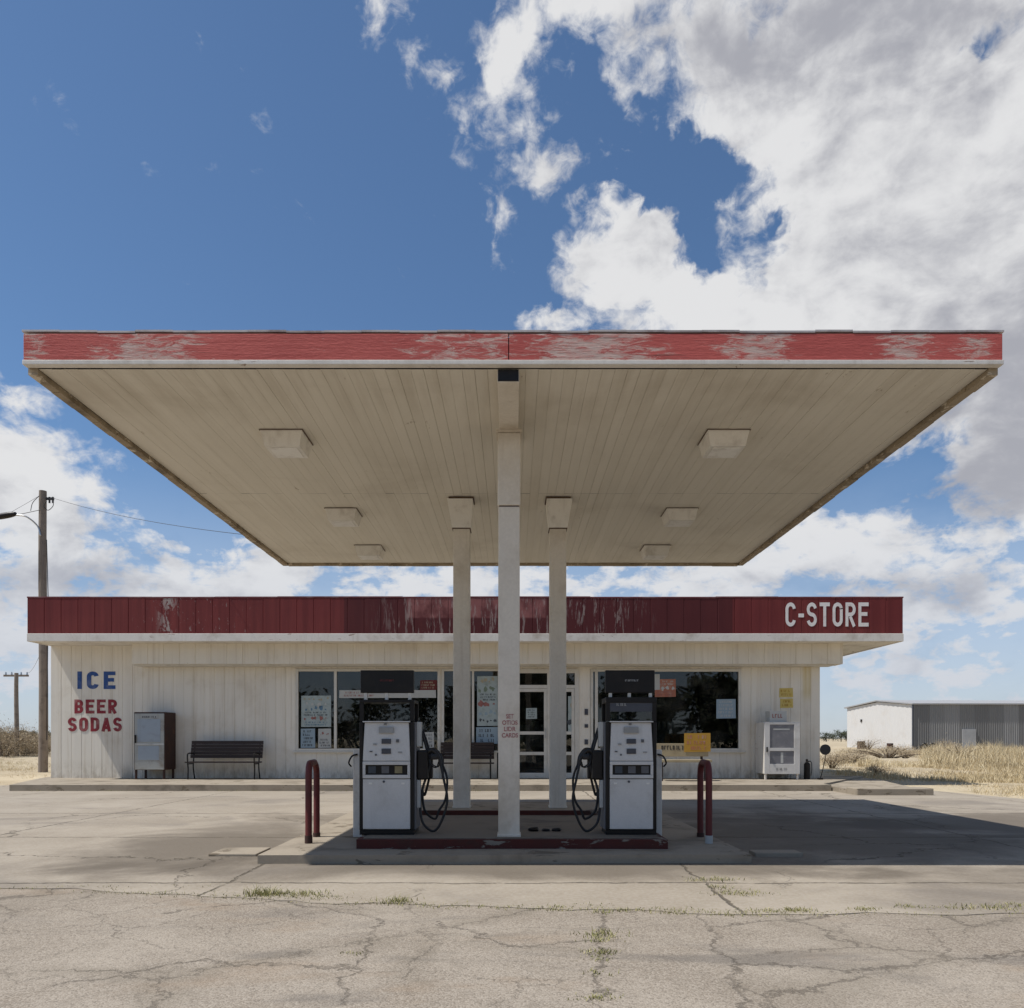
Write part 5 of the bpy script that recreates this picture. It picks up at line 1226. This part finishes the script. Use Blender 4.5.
# warp the coordinates so that cloud outlines billow and tear
def warp(p, scale, amt, det=5):
    c = g.noise(g.sc(p, (1, 1.25, 1)), scale, det, .6, out='Color')
    return g.vm('ADD', p, g.sc(g.vm('SUBTRACT', c, (.5, .5, .5)), (amt, amt * .75, 0)))
P = warp(warp(P0, 4.5, .20), 15, .11)
def blob(px, py, rx, ry, w_):
    a, e = ae(px, py); kx = math.cos(a) ** 2; vv = (HY - py) / F
    ra, re = 1.25 * rx / F * kx, 1.25 * ry / F / (1 + vv * vv)
    v = g.sc(g.vm('SUBTRACT', P, (a, e, 0.)), (1 / ra, 1 / re, 0.))
    return g.m('MULTIPLY', g.m('MAXIMUM', g.m('SUBTRACT', 1., g.vm('LENGTH', v)), 0.), w_ * 1.25)
clouds = [(860, 60, 270, 150, 1.5), (930, 230, 260, 230, 1.9), (760, 290, 170, 80, 1.5), (1080, 420, 230, 160, 1.3), (640, 248, 76, 74, 1.35), (604, 10, 84, 90, .86), (700, 40, 170, 110, 1.05), (512, 85, 60, 100, .70), (548, 175, 80, 40, .64),
          (620, 172, 70, 24, .62), (495, 225, 34, 44, .6), (560, 318, 60, 34, .85), (395, 20, 34, 44, .44), (437, 82, 42, 40, .52), (5, 382, 30, 28, .7), (45, 388, 40, 20, .52),
          (15, 500, 140, 76, 1.2), (105, 515, 70, 44, .8), (30, 612, 230, 60, .85), (190, 588, 200, 50, .95), (280, 572, 120, 48, .95), (420, 594, 170, 40, .85), (560, 590, 150, 36, .85), (690, 590, 150, 48, .85),
          (820, 545, 170, 80, .85), (960, 530, 190, 90, .85), (930, 610, 230, 60, .8), (960, 665, 220, 55, .7), (70, 665, 200, 60, .65), (800, 490, 90, 44, .8), (1010, 470, 120, 80, 1.0), (880, 540, 130, 50, .75), (760, 560, 110, 56, .85), (980, 640, 150, 34, .8), (880, 660, 130, 26, .65), (900, 430, 70, 30, .5), (40, 452, 60, 36, .6), (20, 570, 120, 34, .8), (100, 640, 140, 36, .6), (500, 650, 500, 30, .3)]
fld = None
for c in clouds:
    b_ = blob(*c); fld = b_ if fld is None else g.m('MAXIMUM', fld, b_)
for c in ((690, 172, 112, 40, .85), (800, 205, 56, 34, .9), (900, 195, 30, 26, .5), (760, 255, 40, 26, .4), (955, 20, 44, 30, .7), (890, 462, 80, 26, .5), (960, 505, 60, 26, .4), (1000, 640, 90, 30, .4), (556, 70, 30, 50, .22), (590, 135, 46, 36, .3), (470, 150, 40, 60, .3), (706, 232, 46, 50, .6), (215, 525, 60, 26, .4), (930, 470, 50, 22, .4)):
    fld = g.m('SUBTRACT', fld, blob(*c))
rest = g.ss(g.m('ABSOLUTE', AZ), .8, 1.1, 0, .36)     # unseen clouds outside the view, added to neutralise blue light in the shade
fld = g.m('MAXIMUM', fld, rest)
S_ = g.sc(P0, (1, 1.35, 1))
def dens(v):
    n1 = g.noise(v, 8, 9, .60, .25)
    n2 = g.noise(v, 34, 6, .62, .6)
    bl = g.vor(g.vm('ADD', v, g.sc(g.noise(v, 9, 4, .6, out='Color'), (.06, .06, 0))), 15, 'SMOOTH_F1')
    a = g.m('MULTIPLY_ADD', n1, 2.5, -1.25)
    a = g.m('ADD', a, g.m('MULTIPLY_ADD', n2, 1.3, -.65))
    lo = g.noise(g.sc(v, (1, 1.7, 1)), 21, 8, .6, .3)           # far clouds near the horizon are smaller and flatter
    a = g.m('ADD', a, g.m('MULTIPLY', g.m('MULTIPLY_ADD', lo, 2.4, -1.2), g.ss(EL, .16, .36, 1, 0)))
    return g.m('ADD', a, g.m('MULTIPLY_ADD', bl, -.3, .12))
n0 = dens(S_)
DN = g.m('ADD', fld, g.m('MULTIPLY', n0, .72))
alpha = g.ss(DN, .24, .86)
# soft modelling: compare with the density a little towards the sun (up and left)
def soft(v): return g.noise(v, 5.2, 7, .55, .3)
lit = g.m('SUBTRACT', soft(S_), soft(g.vm('ADD', S_, (-.022, .048, 0.))))
def puff(v): return g.noise(g.sc(v, (1, 1.3, 1)), 16, 6, .58, .4)
lit2 = g.m('SUBTRACT', puff(S_), puff(g.vm('ADD', S_, (-.008, .018, 0.))))
t_ = g.m('ADD', g.m('MULTIPLY_ADD', lit, 2.2, .82), g.m('MULTIPLY', lit2, .8))
grey = None
for c in ((850, 10, 230, 110, .62), (985, 380, 190, 130, .72), (1060, 440, 210, 100, .6), (60, 530, 150, 26, .3), (870, 590, 200, 24, .3), (250, 602, 330, 20, .25), (690, 10, 90, 60, .2), (900, 495, 120, 16, .25)):
    b_ = blob(*c); grey = b_ if grey is None else g.m('MAXIMUM', grey, b_)
t_ = g.m('SUBTRACT', t_, grey)
t_ = g.m('SUBTRACT', t_, g.ss(DN, 1.0, 1.9, 0, .10))
t_ = g.m('SUBTRACT', t_, g.ss(g.m('ABSOLUTE', AZ), .75, 1.1, 0, .5))  # greys the unseen clouds so the light they add stays neutral
ccol = g.mix(g.ss(t_, .0, .9), (.40, .405, .445), (.78, .78, .785))
hz = g.ss(EL, .0, .30)
ccol = g.mix(hz, g.mix(.6, ccol, (.50, .55, .65)), ccol)
bgk.inputs['Strength'].default_value = .105
tint = g.mix(1., sky.outputs[0], g.mix(g.ss(EL, .0, .22), (.66, .80, 1.02), (.82, 1.0, 1.12)), 'MULTIPLY')
nt.links.new(tint, bgk.inputs[0])
bc = g.new('ShaderNodeBackground'); bc.inputs['Strength'].default_value = 1.0; nt.links.new(ccol, bc.inputs[0])
mx = g.new('ShaderNodeMixShader'); veil = g.ss(EL, .0, .34, .60, 0)       # pale veil of far cloud low over the plain
al = g.m('MAXIMUM', g.m('MULTIPLY', alpha, .97), veil); g.put(mx.inputs[0], al)
nt.links.new(bgk.outputs[0], mx.inputs[1]); nt.links.new(bc.outputs[0], mx.inputs[2]); nt.links.new(mx.outputs[0], out.inputs[0])
try: W.cycles.sampling_method = 'MANUAL'; W.cycles.sample_map_resolution = 512
except Exception: pass

# ================================================================== CAMERA
cam = bpy.data.cameras.new('camera'); co = bpy.data.objects.new('camera', cam); COL.objects.link(co); sc.camera = co
co.location = (0, 0, EYE); co.rotation_euler = (R(90), 0, 0)
cam.sensor_width = 36; cam.lens = F / 1024 * 36; cam.shift_y = (HY - 504) / 1024; cam.shift_x = -(CX - 512) / 1024
cam.clip_start = .05; cam.clip_end = 6000
vs = sc.view_settings; vs.view_transform = 'Standard'; vs.look = 'None'; vs.gamma = 1; vs.exposure = 0; vs.use_curve_mapping = False
for o in COL.objects:
    if '_w' in o: del o['_w']
